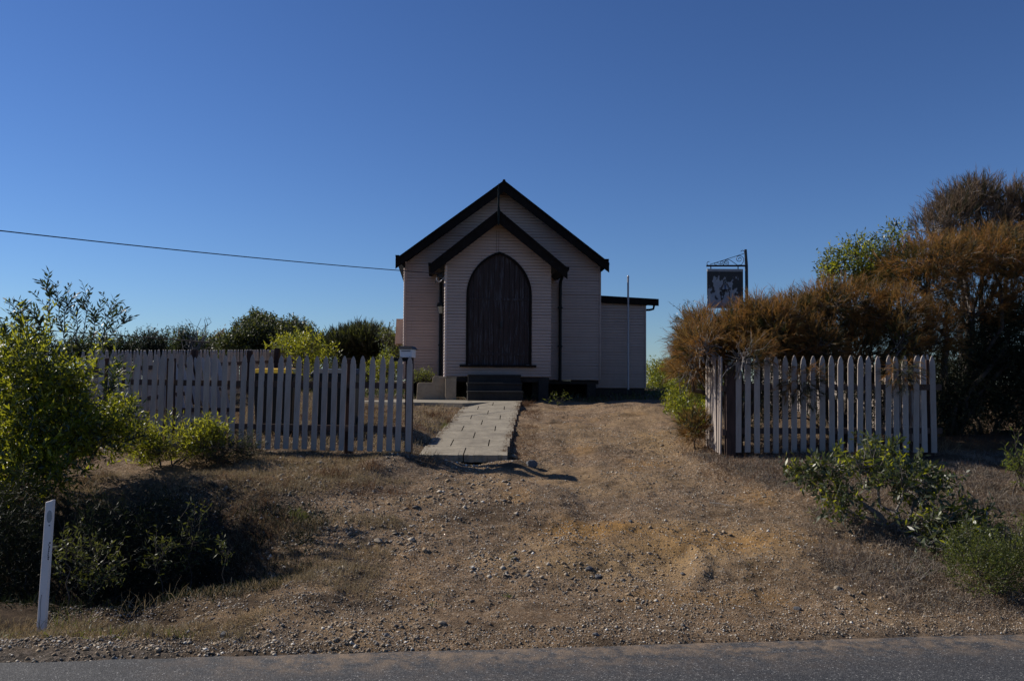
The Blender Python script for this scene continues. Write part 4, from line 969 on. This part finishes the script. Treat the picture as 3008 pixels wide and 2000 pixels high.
shrub('edge_sprig', 'plant', 'leafy stem leaning in from the right edge below the dark tree', gb(2990, 9.0), [blob(2960, 3040, 1330, 1430, 9.0, .15)], 'leaf_green', 50, .07, .016, .14, 7, 33, up=.5, trunk_r=.008, shoots=[(A(3000, 1420, 9), A(2945, 1300, 9), 12, 2), (A(3000, 1400, 9), A(2975, 1260, 9), 8, 1)])
shrub('dry_twig_plant', 'plant', 'leafless forked grey twigs standing in the heath at lower right', gpt(2655, 1770), [blob(2620, 2720, 1650, 1740, 6.9, .15)], 'leaf_dark', 26, .03, .008, .10, 5, 34, trunk_r=.008, barkm='bark_pale', up=.6)

# she-oaks: fine needles
def sheoak(name, cat, label, base, blobs, inner, outer, n_in, n_out, ln, seed, tuft=14, up=.3, barkm='bark', trunk_r=.05, tl=.16, wd=.0055, gap=.2, rnd_=.4, spread=.35, group=None, fold=.12, gapscale=2.2):
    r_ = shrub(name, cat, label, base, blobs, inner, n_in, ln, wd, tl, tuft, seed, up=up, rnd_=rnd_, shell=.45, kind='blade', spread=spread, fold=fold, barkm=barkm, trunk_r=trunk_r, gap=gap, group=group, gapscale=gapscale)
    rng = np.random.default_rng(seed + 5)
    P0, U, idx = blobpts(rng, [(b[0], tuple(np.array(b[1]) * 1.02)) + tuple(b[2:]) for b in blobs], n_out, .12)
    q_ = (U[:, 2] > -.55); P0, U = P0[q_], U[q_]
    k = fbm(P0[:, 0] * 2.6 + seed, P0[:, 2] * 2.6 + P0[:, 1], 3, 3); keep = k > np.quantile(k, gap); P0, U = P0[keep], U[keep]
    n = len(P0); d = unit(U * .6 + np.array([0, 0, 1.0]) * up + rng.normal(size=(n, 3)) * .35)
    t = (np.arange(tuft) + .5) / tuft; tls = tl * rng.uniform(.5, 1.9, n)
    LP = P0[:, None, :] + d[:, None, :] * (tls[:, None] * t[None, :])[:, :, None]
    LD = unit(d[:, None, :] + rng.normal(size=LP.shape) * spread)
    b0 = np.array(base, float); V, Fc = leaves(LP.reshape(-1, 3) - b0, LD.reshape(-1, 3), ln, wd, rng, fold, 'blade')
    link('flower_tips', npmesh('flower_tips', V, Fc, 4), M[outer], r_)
    if n > 400:
        mb_ = MB(); b0_ = np.array(base, float)
        for j in range(0, n, max(1, n // 420)):
            c_ = P0[j] - U[j] * rng.uniform(.25, .5) - np.array([0, 0, .1]); e_t = P0[j] + d[j] * tls[j]
            mb_.tube([tuple(np.array(p) - b0_) for p in branchpath(rng, c_, e_t, 4, .1)], [.007, .0055, .004, .003, .002], 3, cap=False)
        mb_.build('twigs', M['bark_pale'], r_)
    return r_
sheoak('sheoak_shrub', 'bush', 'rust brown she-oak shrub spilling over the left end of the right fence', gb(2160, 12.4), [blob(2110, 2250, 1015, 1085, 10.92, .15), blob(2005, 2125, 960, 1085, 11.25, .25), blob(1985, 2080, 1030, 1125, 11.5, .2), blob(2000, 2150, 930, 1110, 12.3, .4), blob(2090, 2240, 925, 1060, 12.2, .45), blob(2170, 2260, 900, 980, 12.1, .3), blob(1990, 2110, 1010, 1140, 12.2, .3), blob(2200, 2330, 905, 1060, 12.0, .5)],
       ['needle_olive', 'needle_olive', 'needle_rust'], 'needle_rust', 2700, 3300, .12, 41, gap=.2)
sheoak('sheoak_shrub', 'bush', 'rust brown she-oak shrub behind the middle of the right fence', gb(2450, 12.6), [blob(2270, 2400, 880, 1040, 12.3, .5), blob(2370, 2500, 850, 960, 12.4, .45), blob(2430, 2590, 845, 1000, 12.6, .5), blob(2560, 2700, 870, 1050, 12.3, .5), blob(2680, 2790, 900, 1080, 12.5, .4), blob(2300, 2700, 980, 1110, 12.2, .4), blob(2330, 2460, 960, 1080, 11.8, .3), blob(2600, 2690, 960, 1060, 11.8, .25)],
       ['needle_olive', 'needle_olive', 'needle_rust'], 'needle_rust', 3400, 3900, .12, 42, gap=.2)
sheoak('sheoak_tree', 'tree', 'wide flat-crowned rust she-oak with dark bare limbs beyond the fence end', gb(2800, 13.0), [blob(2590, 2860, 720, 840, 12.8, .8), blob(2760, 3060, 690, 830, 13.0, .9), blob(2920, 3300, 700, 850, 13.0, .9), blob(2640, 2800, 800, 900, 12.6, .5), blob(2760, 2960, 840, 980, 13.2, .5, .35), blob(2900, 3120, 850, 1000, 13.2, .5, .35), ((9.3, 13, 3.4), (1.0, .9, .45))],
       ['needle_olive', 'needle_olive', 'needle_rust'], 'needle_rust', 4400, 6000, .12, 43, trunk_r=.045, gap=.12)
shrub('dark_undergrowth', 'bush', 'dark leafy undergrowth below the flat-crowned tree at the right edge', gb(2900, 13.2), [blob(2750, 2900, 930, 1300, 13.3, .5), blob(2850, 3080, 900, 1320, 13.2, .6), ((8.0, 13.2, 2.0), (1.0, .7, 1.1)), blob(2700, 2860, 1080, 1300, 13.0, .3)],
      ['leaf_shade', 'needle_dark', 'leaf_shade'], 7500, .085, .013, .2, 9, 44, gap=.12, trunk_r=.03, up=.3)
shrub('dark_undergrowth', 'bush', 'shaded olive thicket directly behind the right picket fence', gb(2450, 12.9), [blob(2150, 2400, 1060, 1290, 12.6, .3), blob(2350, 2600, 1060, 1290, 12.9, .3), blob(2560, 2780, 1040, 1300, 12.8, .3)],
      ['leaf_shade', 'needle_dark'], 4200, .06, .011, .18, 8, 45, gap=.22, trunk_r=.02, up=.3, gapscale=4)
def bare_limbs(u_, v_, Y, n_, seed, parent_label):
    pass
sheoak('grey_sheoak', 'tree', 'tall grey-brown brushy she-oak behind the others at top right', gb(2860, 16.0), [blob(2690, 2780, 640, 720, 15.6, .4), blob(2740, 2840, 600, 700, 15.8, .45), blob(2770, 2860, 560, 640, 16.0, .4), blob(2830, 2920, 540, 640, 16.1, .45), blob(2850, 2960, 620, 740, 15.9, .5), blob(2930, 3000, 560, 650, 16.2, .4), blob(2960, 3100, 560, 720, 16.2, .6), blob(2760, 2900, 690, 760, 15.8, .5), ((10.6, 16.2, 4.5), (.8, .8, .7))],
       ['needle_grey', 'needle_olive'], 'needle_grey', 3400, 2600, .12, 46, tl=.22, up=.8, rnd_=.3, spread=.3, gap=.15, wd=.007, trunk_r=.06, fold=.02, barkm='bark_pale')
shrub('banksia_shrub', 'bush', 'fresh green broad-leaved shrub standing above the brown she-oaks', gb(2540, 13.6), [blob(2410, 2480, 740, 850, 13.4, .3), blob(2470, 2590, 700, 860, 13.5, .4), blob(2570, 2680, 660, 800, 13.6, .4), blob(2500, 2640, 770, 880, 13.5, .4)],
      ['leaf_green', 'leaf_lime', 'leaf_grey'], 1200, .07, .022, .18, 8, 47, up=.6, gap=.18, trunk_r=.03, shoots=[(A(2450, 850, 13.4), A(2408, 765, 13.4), 10, 2), (A(2480, 780, 13.4), A(2500, 690, 13.4), 10, 2), (A(2430, 790, 13.4), A(2425, 730, 13.4), 8, 2)], shoot_leaf='leaf_green')
shrub('blue_leaf_shrub', 'bush', 'sparse blue-green shoots poking out left of the brown shrub', gb(2030, 13.2), [blob(1985, 2060, 900, 990, 13.0, .2)], ['leaf_tip', 'leaf_grey'], 70, .05, .011, .14, 7, 48, up=.6, trunk_r=.012,
      shoots=[(A(2030, 960, 13), A(1962, 885, 13), 14, 3), (A(2035, 950, 13), A(2010, 880, 13), 12, 2), (A(2040, 950, 13), A(2050, 885, 13), 12, 2), (A(2030, 1010, 13), A(1962, 960, 13), 10, 1), (A(2280, 900, 12.8), A(2262, 845, 12.8), 9, 3)])
shrub('green_shrub', 'bush', 'bright green shrub beyond the right corner of the church annex', gb(2000, 31), [blob(1890, 2000, 1070, 1150, 31, .9), blob(1960, 2080, 1060, 1150, 31, .9), blob(2030, 2160, 1070, 1160, 31, .8)], ['leaf_green', 'leaf_lime'], 1700, .12, .03, .35, 8, 49, up=.6, gap=.12, trunk_r=.02)
shrub('green_shrub', 'bush', 'olive green shrub at the driveway edge below the brown foliage', gb(2050, 13.2), [blob(1960, 2080, 1080, 1200, 13.6, .3), blob(1980, 2100, 1150, 1265, 13.0, .3), blob(1950, 2010, 1160, 1215, 13.8, .2), blob(2020, 2100, 1200, 1290, 12.7, .25)], ['leaf_green', 'leaf_lime'], 1300, .055, .016, .13, 8, 50, up=.5, gap=.15, trunk_r=.012)
sheoak('rust_tuft', 'plant', 'small rust brown tuft on the driveway bank beside the fence end', gb(2040, 11.6), [blob(2000, 2085, 1215, 1300, 11.6, .2)], 'needle_rust', 'needle_olive', 190, 90, .10, 51, tl=.10, trunk_r=.01)
# sprays hanging in front of the right fence
sheoak('hanging_spray', 'branch', 'rusty spray of needles hanging over the middle pickets of the right fence', A(2385, 1085, 10.86), [blob(2300, 2420, 1070, 1190, 10.78, .10)], 'needle_olive', 'needle_rust', 60, 60, .10, 52, tl=.10, trunk_r=.006, up=-.5, group='sprays hanging over the right fence')
sheoak('hanging_spray', 'branch', 'rusty spray of needles hanging near the right end of the right fence', A(2650, 1060, 10.86), [blob(2610, 2690, 1050, 1150, 10.78, .10)], 'needle_olive', 'needle_rust', 50, 50, .10, 53, tl=.10, trunk_r=.006, up=-.5, group='sprays hanging over the right fence')

# plants beyond the fence on the left
shrub('dark_tree', 'tree', 'broad dark green tree beyond the yard, highest of the left skyline', gb(800, 36), [blob(640, 770, 985, 1070, 35, 1.5), blob(690, 850, 935, 1060, 36, 1.8), blob(790, 930, 948, 1070, 36, 1.8), blob(880, 975, 985, 1070, 37, 1.2), blob(735, 775, 925, 960, 36, .4, .15)], ['leaf_olive', 'leaf_dark', 'needle_dark'], 7000, .13, .05, .35, 8, 61, up=.7, gap=.06, trunk_r=.12)
shrub('lime_shrub', 'bush', 'sunlit lime green shrub rising above the end of the side fence', gb(900, 24), [blob(800, 900, 1000, 1040, 24.4, .5), blob(860, 950, 985, 1090, 24, .5), blob(930, 1000, 1040, 1100, 23.5, .4), blob(900, 960, 1080, 1140, 23.5, .4)], ['leaf_lime', 'leaf_lime', 'leaf_green'], 640, .11, .03, .32, 7, 62, up=.6, gap=.15, trunk_r=.03)
shrub('domed_sheoak', 'tree', 'dark rounded she-oak with a bare trunk left of the church', gb(1060, 31), [blob(960, 1070, 985, 1050, 31, 1.2), blob(1010, 1140, 972, 1045, 31, 1.3), blob(1080, 1170, 995, 1060, 31.5, 1.0), blob(990, 1040, 1040, 1100, 31, .5), blob(1040, 1110, 1030, 1110, 32, .6)], ['needle_dark', 'needle_dark', 'needle_dark', 'leaf_olive'], 4600, .20, .022, .35, 9, 63, up=.9, rnd_=.3, kind='blade', spread=.3, fold=.03, gap=.05, trunk_r=.13)
shrub('pale_leaf_shrub', 'bush', 'pale grey-green leafy shrub squeezed beside the church corner', gb(1145, 26), [blob(1115, 1165, 975, 1030, 26, .5), blob(1125, 1190, 1020, 1080, 26, .5)], ['leaf_grey', 'leaf_green'], 360, .10, .035, .3, 6, 64, up=.5, gap=.2, trunk_r=.03)
shrub('green_shrub', 'bush', 'low green shrub at the left foot of the church behind the fence', gb(1135, 24), [blob(1075, 1190, 1060, 1130, 24, .5)], ['leaf_green', 'leaf_lime'], 420, .09, .02, .22, 8, 65, up=.7, gap=.1, trunk_r=.02)
scr = [(380, 470, 980, 1050, 46, 'needle_dark', 'dark feathery shrub on the skyline nearest the big leafy bush'), (445, 540, 978, 1050, 48, 'leaf_grey', 'grey-green rounded skyline shrub, second from the big leafy bush'), (520, 560, 970, 1050, 45, 'leaf_dark', 'narrow pointed shrub on the skyline above the side fence'),
       (555, 620, 990, 1055, 47, 'leaf_green', 'olive green skyline shrub left of the bare twigs'), (600, 680, 1000, 1058, 44, 'leaf_dark', 'low olive skyline shrub right of the bare twigs'), (620, 670, 985, 1040, 50, 'needle_rust', 'reddish brown skyline shrub left of the dark tree'),
       (300, 400, 1000, 1060, 42, 'leaf_dark', 'dark low skyline shrub just above the start of the side fence'), (180, 320, 990, 1060, 44, 'leaf_dark', 'dark skyline shrub showing through the shoots of the big bush'), (0, 190, 995, 1060, 44, 'leaf_dark', 'dark skyline shrub behind the left edge of the big bush')]
for i, (u0, u1, v0, v1, Y, mt, lab) in enumerate(scr):
    um = (u0 + u1) / 2
    shrub('scrub_bush', 'bush', lab, gb(um, Y), [blob(u0, (u0 + um) / 2 + (u1 - u0) * .25, v0 + 12, 1090, Y, 1.0), blob(um - (u1 - u0) * .15, u1, v0, 1090, Y + .5, 1.2)], [mt, 'leaf_shade'] if mt != 'needle_rust' else [mt], 620, .2, .05, .5, 8, 70 + i, up=1.0, rnd_=.3, gap=.08, trunk_r=.05, group='scrub along the left skyline')
# leafless shrub on the skyline
bs = gb(575, 43); bt = empty('bare_shrub', bs, 'leafless twiggy shrub standing above the left skyline scrub', 'bush', 'scrub along the left skyline'); rng = np.random.default_rng(5); b = MB()
for i in range(26):
    tip = np.array(A(rng.uniform(520, 625), rng.uniform(930, 1000), 43)); st_ = np.array(A(rng.uniform(560, 590), 1075, 43))
    b.tube([tuple(np.array(p) - np.array(bs)) for p in branchpath(rng, st_, tip, 6, .12)], [.035, .03, .025, .02, .015, .012, .008], 4)
b.build('branches', M['bark_pale'], bt)
for i, (u_, v_, Y) in enumerate(((1680, 1290, 60),)): pass
tag(shrub('far_scrub', 'bush', 'low olive scrub in the distance behind the annex', gb(1930, 48), [blob(1860, 1990, 1085, 1130, 48, 1.2), blob(1960, 2120, 1070, 1130, 50, 1.2), blob(2100, 2700, 1060, 1130, 50, 1.2), blob(2650, 3500, 1055, 1130, 52, 1.5), blob(3400, 4600, 1050, 1130, 56, 1.5)], ['leaf_dark', 'leaf_grey'], 3200, .2, .05, .45, 7, 90, up=.8, trunk_r=.04))
shrub('far_scrub', 'bush', 'dark low scrub seen past the left wall of the church', gb(1100, 44), [blob(640, 900, 1050, 1130, 44, 1.2), blob(880, 1200, 1055, 1130, 44, 1.2), blob(200, 660, 1065, 1130, 40, 1.2), blob(-400, 220, 1050, 1130, 40, 1.2)], ['leaf_dark', 'leaf_shade'], 2400, .2, .05, .45, 7, 91, up=.8, trunk_r=.04)
# church-side bits
shrub('sprig', 'plant', 'wispy green sprig in front of the pier right of the steps', gpt(1640, 1192), [blob(1600, 1680, 1160, 1190, gpt(1640, 1192).y, .1)], 'leaf_green', 14, .06, .012, .12, 6, 92, up=.5, trunk_r=.006, shoots=[(tuple(gpt(1640, 1192)), tuple(gpt(1640, 1192) + Vector((.22, 0, .30))), 10, 1), (tuple(gpt(1640, 1192)), tuple(gpt(1640, 1192) + Vector((-.12, 0, .26))), 8, 1)])
shrub('leafy_weed', 'plant', 'green weeds growing against the church wall behind the stepped wall', gb(1245, 21.2), [blob(1212, 1275, 1095, 1125, 21.2, .15)], 'leaf_green', 120, .07, .014, .16, 6, 93, up=1.0, trunk_r=.006)

# ------------------------------------------------------------------ grass, heath litter, gravel (nobody could count these)
def scatter(name, label, cat, mt, pts, ln, wd, per, seed, spread=.5, lean=0, rad=.05, fold=.25):
    rng = np.random.default_rng(seed); pts = np.asarray(pts); n = len(pts)
    P = np.repeat(pts, per, 0); P = P + np.concatenate([rng.normal(size=(len(P), 2)) * rad, np.zeros((len(P), 1))], 1)
    P[:, 2] = np.where((abs(P[:, 0] - path_cx(P[:, 1])) < .56) & (P[:, 1] > 10.9) & (P[:, 1] < 18), path_z(P[:, 1]), G(P[:, 0], P[:, 1])) - .008
    Dd = unit(np.array([lean, 0, 1.0]) + rng.normal(size=(len(P), 3)) * spread); Dd[:, 2] = np.abs(Dd[:, 2]) * .8 + .05; Dd = unit(Dd)
    V, Fc = leaves(P, Dd, ln, wd, rng, fold, 'blade'); o = link(name, npmesh(name, V, Fc, 4), M[mt])
    tag(o, label, cat, kind='stuff'); return o
rng = np.random.default_rng(77)
def area(n, x0, x1, y0, y1, f=None, sc=1.3, s=1, thr=0.0):
    x = rng.uniform(x0, x1, n); y = rng.uniform(y0, y1, n); k = fbm(x * sc, y * sc, s, 3) > thr
    if f is not None: k &= f(x, y)
    return np.stack([x[k], y[k], np.zeros(k.sum())], 1)
e_ = edge_y
scatter('verge_grass', 'dry yellowish grass along the road edge around the marker post', 'grass', 'straw', area(4500, -6.5, -1.7, 5.6, 6.8, lambda x, y: (y > e_(x) + .22) & (y < e_(x) + .75 + .3 * sst(-2.2, -3.2, x)), thr=-.25), .085, .004, 7, 1, rad=.04)
scatter('verge_grass', 'green grass blades among the dry verge grass at lower left', 'grass', 'grass', area(500, -6, -1.6, 5.6, 6.6, lambda x, y: (y > e_(x) + .25) & (y < e_(x) + .7), thr=.0), .10, .005, 6, 2, rad=.03)
scatter('bank_grass', 'dry straw grass on top of the bank in front of the left fence', 'grass', 'straw', area(8000, -7, -.9, 8.4, 10.9, lambda x, y: x < -.9 - (9.8 - y) * 1.1, thr=-.05), .085, .004, 7, 3, rad=.06)
scatter('bank_grass', 'tangled grass coloured dark for the shade along the ditch', 'grass', 'leaf_shade', area(2600, -8, -1.7, 6.1, 8.4, lambda x, y: (y > 6.4), thr=-.4), .14, .006, 6, 4, rad=.06)  # near-black blades put the ditch shade into the colour
scatter('ditch_edge_grass', 'pale dry grass clumps at the right rim of the ditch', 'grass', 'straw', area(1300, -2.6, -1.0, 6.2, 8.2, None, thr=.05), .10, .0035, 10, 5, rad=.04)
scatter('yard_grass', 'dry brown grass filling the yard behind the left fence', 'grass', 'straw', area(7000, -9, -.95, 11.2, 21.5, lambda x, y: (abs(x - path_cx(y)) > .62) & ~((x > -3.7) & (y > 17.1)), thr=-.25), .13, .006, 7, 6, rad=.08)
scatter('yard_grass', 'reddish dry grass patches in the yard beside the path', 'grass', 'straw_red', area(2300, -5, -.95, 11.0, 17.3, lambda x, y: (abs(x - path_cx(y)) > .62), sc=.9, s=4, thr=.05), .11, .005, 9, 7, rad=.08)
scatter('far_grass', 'olive grass and low growth around the church and far paddock', 'grass', 'leaf_dark', area(6000, -22, 14, 20.5, 40, None, thr=-.4), .22, .02, 6, 8, rad=.15)
scatter('path_grass', 'thin dry grass along the right side of the concrete path', 'grass', 'straw_red', area(700, .0, .55, 11.0, 18.2, lambda x, y: (x > path_cx(y) + .60) & (x < path_cx(y) + .95), thr=-.15), .07, .0035, 8, 9, rad=.03)
scatter('heath_litter', 'lavender grey heath litter covering the bank at lower right', 'ground cover', 'heath', area(15000, 2.0, 7, 5.9, 9.0, lambda x, y: (x > 2.35 + .5 * fbm(y * 1.2, y * 0, 4, 3) + np.abs(y - 7.2) * .45) & (y > e_(x) + .35), thr=-.25), .06, .0035, 9, 10, spread=.9, rad=.05)
scatter('heath_clumps', 'taller wiry grey heath clumps at lower right', 'ground cover', 'heath', area(2600, 2.2, 7, 6.0, 9.2, lambda x, y: (x > 2.5 + np.abs(y - 7.2) * .45) & (y > e_(x) + .5), sc=2.2, s=9, thr=.08), .13, .0035, 16, 14, spread=.7, rad=.06)
scatter('heath_litter', 'brown grey heath litter along the foot of the right fence', 'ground cover', 'heath', area(7000, 2.3, 8.5, 9.2, 11.4, lambda x, y: x > 2.4 + (10.8 - y) * .3, thr=-.25), .09, .004, 9, 11, spread=.8, rad=.06)
scatter('fence_grass', 'rusty dry grass under the right fence and tree', 'grass', 'straw_red', area(1200, 2.3, 8.5, 9.6, 12.5, None, thr=.0), .14, .004, 8, 12, rad=.06)
scatter('bank_clumps', 'taller dry grass clumps on the bank left of the driveway', 'grass', 'straw_red', area(2200, -6, -.6, 6.9, 10.6, lambda x, y: x < -.7 - (9.8 - y) * .4, sc=2.0, s=19, thr=.22), .13, .0035, 14, 15, spread=.6, rad=.05)
scatter('joint_weeds', 'small weeds and litter on the joints and edges of the concrete path', 'weeds', 'straw_red', np.array([[path_cx(y_) + s_ * (.55 - abs(rng.normal() * .04)), y_, 0] for y_ in rng.uniform(11.1, 18, 420) for s_ in (rng.choice([-1, 1]),)]), .05, .0035, 7, 16, spread=.8, rad=.025)
scatter('drive_weeds', 'sparse low weeds dotted over the gravel', 'weeds', 'grass', area(130, -2.0, 3.2, 6.3, 12.5, None, sc=2, thr=.15), .03, .004, 9, 13, spread=.9, rad=.02)
# individual tufts
for i, (u_, v_, h_, n_, mt, lab) in enumerate(((1360, 1245, .16, 260, 'straw_red', 'rusty grass tuft overlapping the left edge of the path'), (1275, 1225, .17, 300, 'straw_red', 'brown grass clump in the yard just right of the letterbox post'), (1330, 1262, .15, 160, 'grass', 'green based grass clump beside the path edge'),
        (965, 1400, .17, 170, 'straw_red', 'reddish grass tuft in front of the fence centre'), (1085, 1372, .13, 150, 'straw_red', 'small rusty tuft by the fence near the letterbox'), (880, 1520, .10, 130, 'grass', 'dull green tuft on the slope above the ditch rim'), (1545, 1190, .16, 320, 'straw_red', 'brown dry clump at the right corner of the steps'),
        (1210, 1490, .05, 90, 'straw_red', 'flat brown tuft on the gravel slope'), (1500, 1640, .035, 60, 'grass', 'tiny green weed on the lower driveway'), (1494, 1750, .035, 80, 'grass', 'tiny green weed in the gravel near the road'), (1268, 1775, .03, 50, 'grass', 'very small weed low on the gravel left of centre'),
        (2760, 1330, .28, 120, 'straw', 'tall thin grass stalks at the right end of the right fence'), (440, 1790, .22, 50, 'straw', 'thin grass stalks in the ditch right of the marker post'), (180, 1850, .17, 60, 'grass', 'green blades at the foot of the marker post'))):
    p = gpt(u_, v_); rg = np.random.default_rng(200 + i); P = np.array([[p.x, p.y, 0]]).repeat(n_, 0) + np.concatenate([rg.normal(size=(n_, 2)) * (h_ * .55), np.zeros((n_, 1))], 1)
    P[:, 2] = G(P[:, 0], P[:, 1]) - .01; 
    if 11 < p.y < 18 and abs(p.x - path_cx(p.y)) < .9: P[:, 0] = np.minimum(P[:, 0], path_cx(P[:, 1]) - .57) if p.x < path_cx(p.y) else P[:, 0]
    dr = unit(np.array([0, 0, 1.0]) + np.random.default_rng(i).normal(size=(n_, 3)) * .45); V, Fc = leaves(P - np.array(p), dr, h_, .0045, rg, .2, 'blade')
    tag(link('grass_tuft', npmesh('grass_tuft', V, Fc, 4), M[mt], loc=p), lab, 'grass tuft', 'separate grass tufts and weeds')

# gravel: loose stones pressed into the slope
def stones(name, label, n, x0, x1, y0, y1, s0, s1, seed, f=None, thr=-.3, sc=1.0):
    rg = np.random.default_rng(seed); x = rg.uniform(x0, x1, n); y = y0 + (y1 - y0) * rg.uniform(0, 1, n) ** 1.5
    k = fbm(x * sc, y * sc, seed, 4) > thr
    if f is not None: k &= f(x, y)
    k &= y > e_(x) + .02
    k &= ~((abs(x - path_cx(y)) < .6) & (y > 10.8) & (y < 18.6))
    x, y = x[k], y[k]; n = len(x); s = s0 + (s1 - s0) * rg.uniform(0, 1, n) ** 3; z = G(x, y)
    base = np.array([[1, 0, 0], [0, 1, 0], [-1, 0, 0], [0, -1, 0], [0, 0, 1], [0, 0, -1]], float)
    V = base[None] * rg.uniform(.55, 1.25, (n, 6, 1)) * s[:, None, None] * np.array([1, .85, .6]); V = V + rg.normal(size=V.shape) * s[:, None, None] * .16
    a = rg.uniform(0, 6.28, n); c, sn = np.cos(a)[:, None], np.sin(a)[:, None]; X_ = V[:, :, 0] * c - V[:, :, 1] * sn; Y_ = V[:, :, 0] * sn + V[:, :, 1] * c
    V = np.stack([X_ + x[:, None], Y_ + y[:, None], V[:, :, 2] + (z + s * .15)[:, None]], 2)
    fc = np.array([[0, 1, 4], [1, 2, 4], [2, 3, 4], [3, 0, 4], [1, 0, 5], [2, 1, 5], [3, 2, 5], [0, 3, 5]])
    Fc = (fc[None] + (np.arange(n) * 6)[:, None, None]).reshape(-1, 3)
    tag(link(name, npmesh(name, V.reshape(-1, 3), Fc, 3), M['pebble']), label, 'gravel', kind='stuff')
stones('gravel', 'fine mixed gravel strewn over the driveway slope', 150000, -3.4, 5.0, 5.4, 14, .004, .012, 1, thr=-.45)
stones('gravel', 'coarser brown and grey stones lying on the driveway', 15000, -3.4, 4.4, 5.8, 17, .007, .021, 2, thr=-.05, sc=1.6)
stones('gravel', 'grey broken stones along the road edge at lower left', 5000, -5, -.6, 5.15, 6.3, .006, .024, 3, lambda x, y: y < e_(x) + .55, thr=-.3, sc=2)
stones('gravel', 'patch of pale grey stones above the hollow, left of centre', 2600, -2.2, -.2, 6.6, 9.4, .008, .024, 4, thr=.05, sc=1.4)

stones('clods', 'brown clods and broken stone on the slope between ditch and driveway', 3400, -3.2, .2, 6.9, 10.7, .010, .036, 6, thr=.0, sc=1.8)
stones('clods', 'clods and grey stones round the wheel hollow on the driveway', 900, .0, 2.4, 6.4, 8.3, .009, .03, 7, thr=.1, sc=2.2)
def rock(u_, v_, s, lab, mt='rock', seed=0, grp='loose rocks on the driveway'):
    p = gpt(u_, v_); bm = bmesh.new(); bmesh.ops.create_icosphere(bm, subdivisions=2, radius=1); rg = random.Random(seed + 9)
    for _ in range(7):
        n_ = Vector((rg.gauss(0, 1), rg.gauss(0, 1), rg.gauss(0, 1))).normalized(); dd = rg.uniform(.55, .85)
        for v in bm.verts:
            k = v.co.dot(n_) - dd
            if k > 0: v.co -= n_ * k
    for v in bm.verts: v.co = Vector((v.co.x * s * 1.15, v.co.y * s, v.co.z * s * .7))
    me = D.meshes.new('rock'); bm.to_mesh(me); bm.free(); o = link('rock', me, M[mt], loc=p + Vector((0, 0, s * .25))); o.rotation_euler = (0, 0, rg.uniform(0, 6)); tag(o, lab, 'rock', grp)
for i, (u_, v_, s, lab, mt) in enumerate(((825, 1400, .045, 'pale tan rock on the bank in front of the fence', 'rock'), (940, 1362, .04, 'flat tan stone just below the fence pickets', 'rock'), (770, 1528, .03, 'grey stone on the slope right of the ditch', 'rock_dark'), (1110, 1597, .04, 'ochre rock on the gravel left of centre', 'rock'),
        (658, 1865, .03, 'dark rounded stone near the road edge at lower left', 'rock_dark'), (1749, 1872, .022, 'grey-blue stone at the edge of the asphalt, right of centre', 'rock_dark'), (1135, 1908, .022, 'dark stone on the road edge, left of centre', 'rock_dark'), (2342, 1790, .028, 'dark stone on the sand at lower right', 'rock_dark'),
        (1730, 1672, .03, 'pale grey stone left of the wheel hollow', 'rock_dark'), (1757, 1695, .035, 'dark grey rounded stone below the wheel hollow', 'rock_dark'), (1852, 1532, .022, 'dark stone on the left rim of the wheel hollow', 'rock_dark'), (1847, 1690, .02, 'small pale stone below the wheel hollow', 'rock'),
        (2006, 1685, .022, 'dark flat stone lower right of the wheel hollow', 'rock_dark'), (2245, 1458, .025, 'brown clod on the sand left of the grey shrub', 'rock'), (1560, 1368, .08, 'broken concrete lump off the right corner of the path', 'rock_dark'), (1512, 1345, .06, 'small concrete fragment beside the path end', 'rock'),
        (2460, 1725, .03, 'white stone near the heath at lower right', 'rock'), (1297, 1835, .025, 'cream stone on the lower gravel left of centre', 'rock'), (1945, 1310, .03, 'cream stone on the driveway near the right fence', 'rock'), (1655, 1365, .028, 'pale stone pair below the path end', 'rock'))):
    rock(u_, v_, s, lab, mt, i)
# fallen sticks
for i, (u0, v0, u1, v1, lab) in enumerate(((2085, 1483, 2155, 1495, 'thin pale stick lying on the gravel right of centre'), (2255, 1412, 2285, 1405, 'short pale stick beside the heath below the right fence'))):
    p, q2 = gpt(u0, v0), gpt(u1, v1); md = (p + q2) / 2; b = MB(); b.tube([Vector((0, 0, .012)), md - p + Vector((0, .01, .02)), q2 - p + Vector((0, 0, .012))], [.006, .005, .003], 5)
    tag(b.build('stick', M['bark_pale'], loc=p), lab, 'stick')
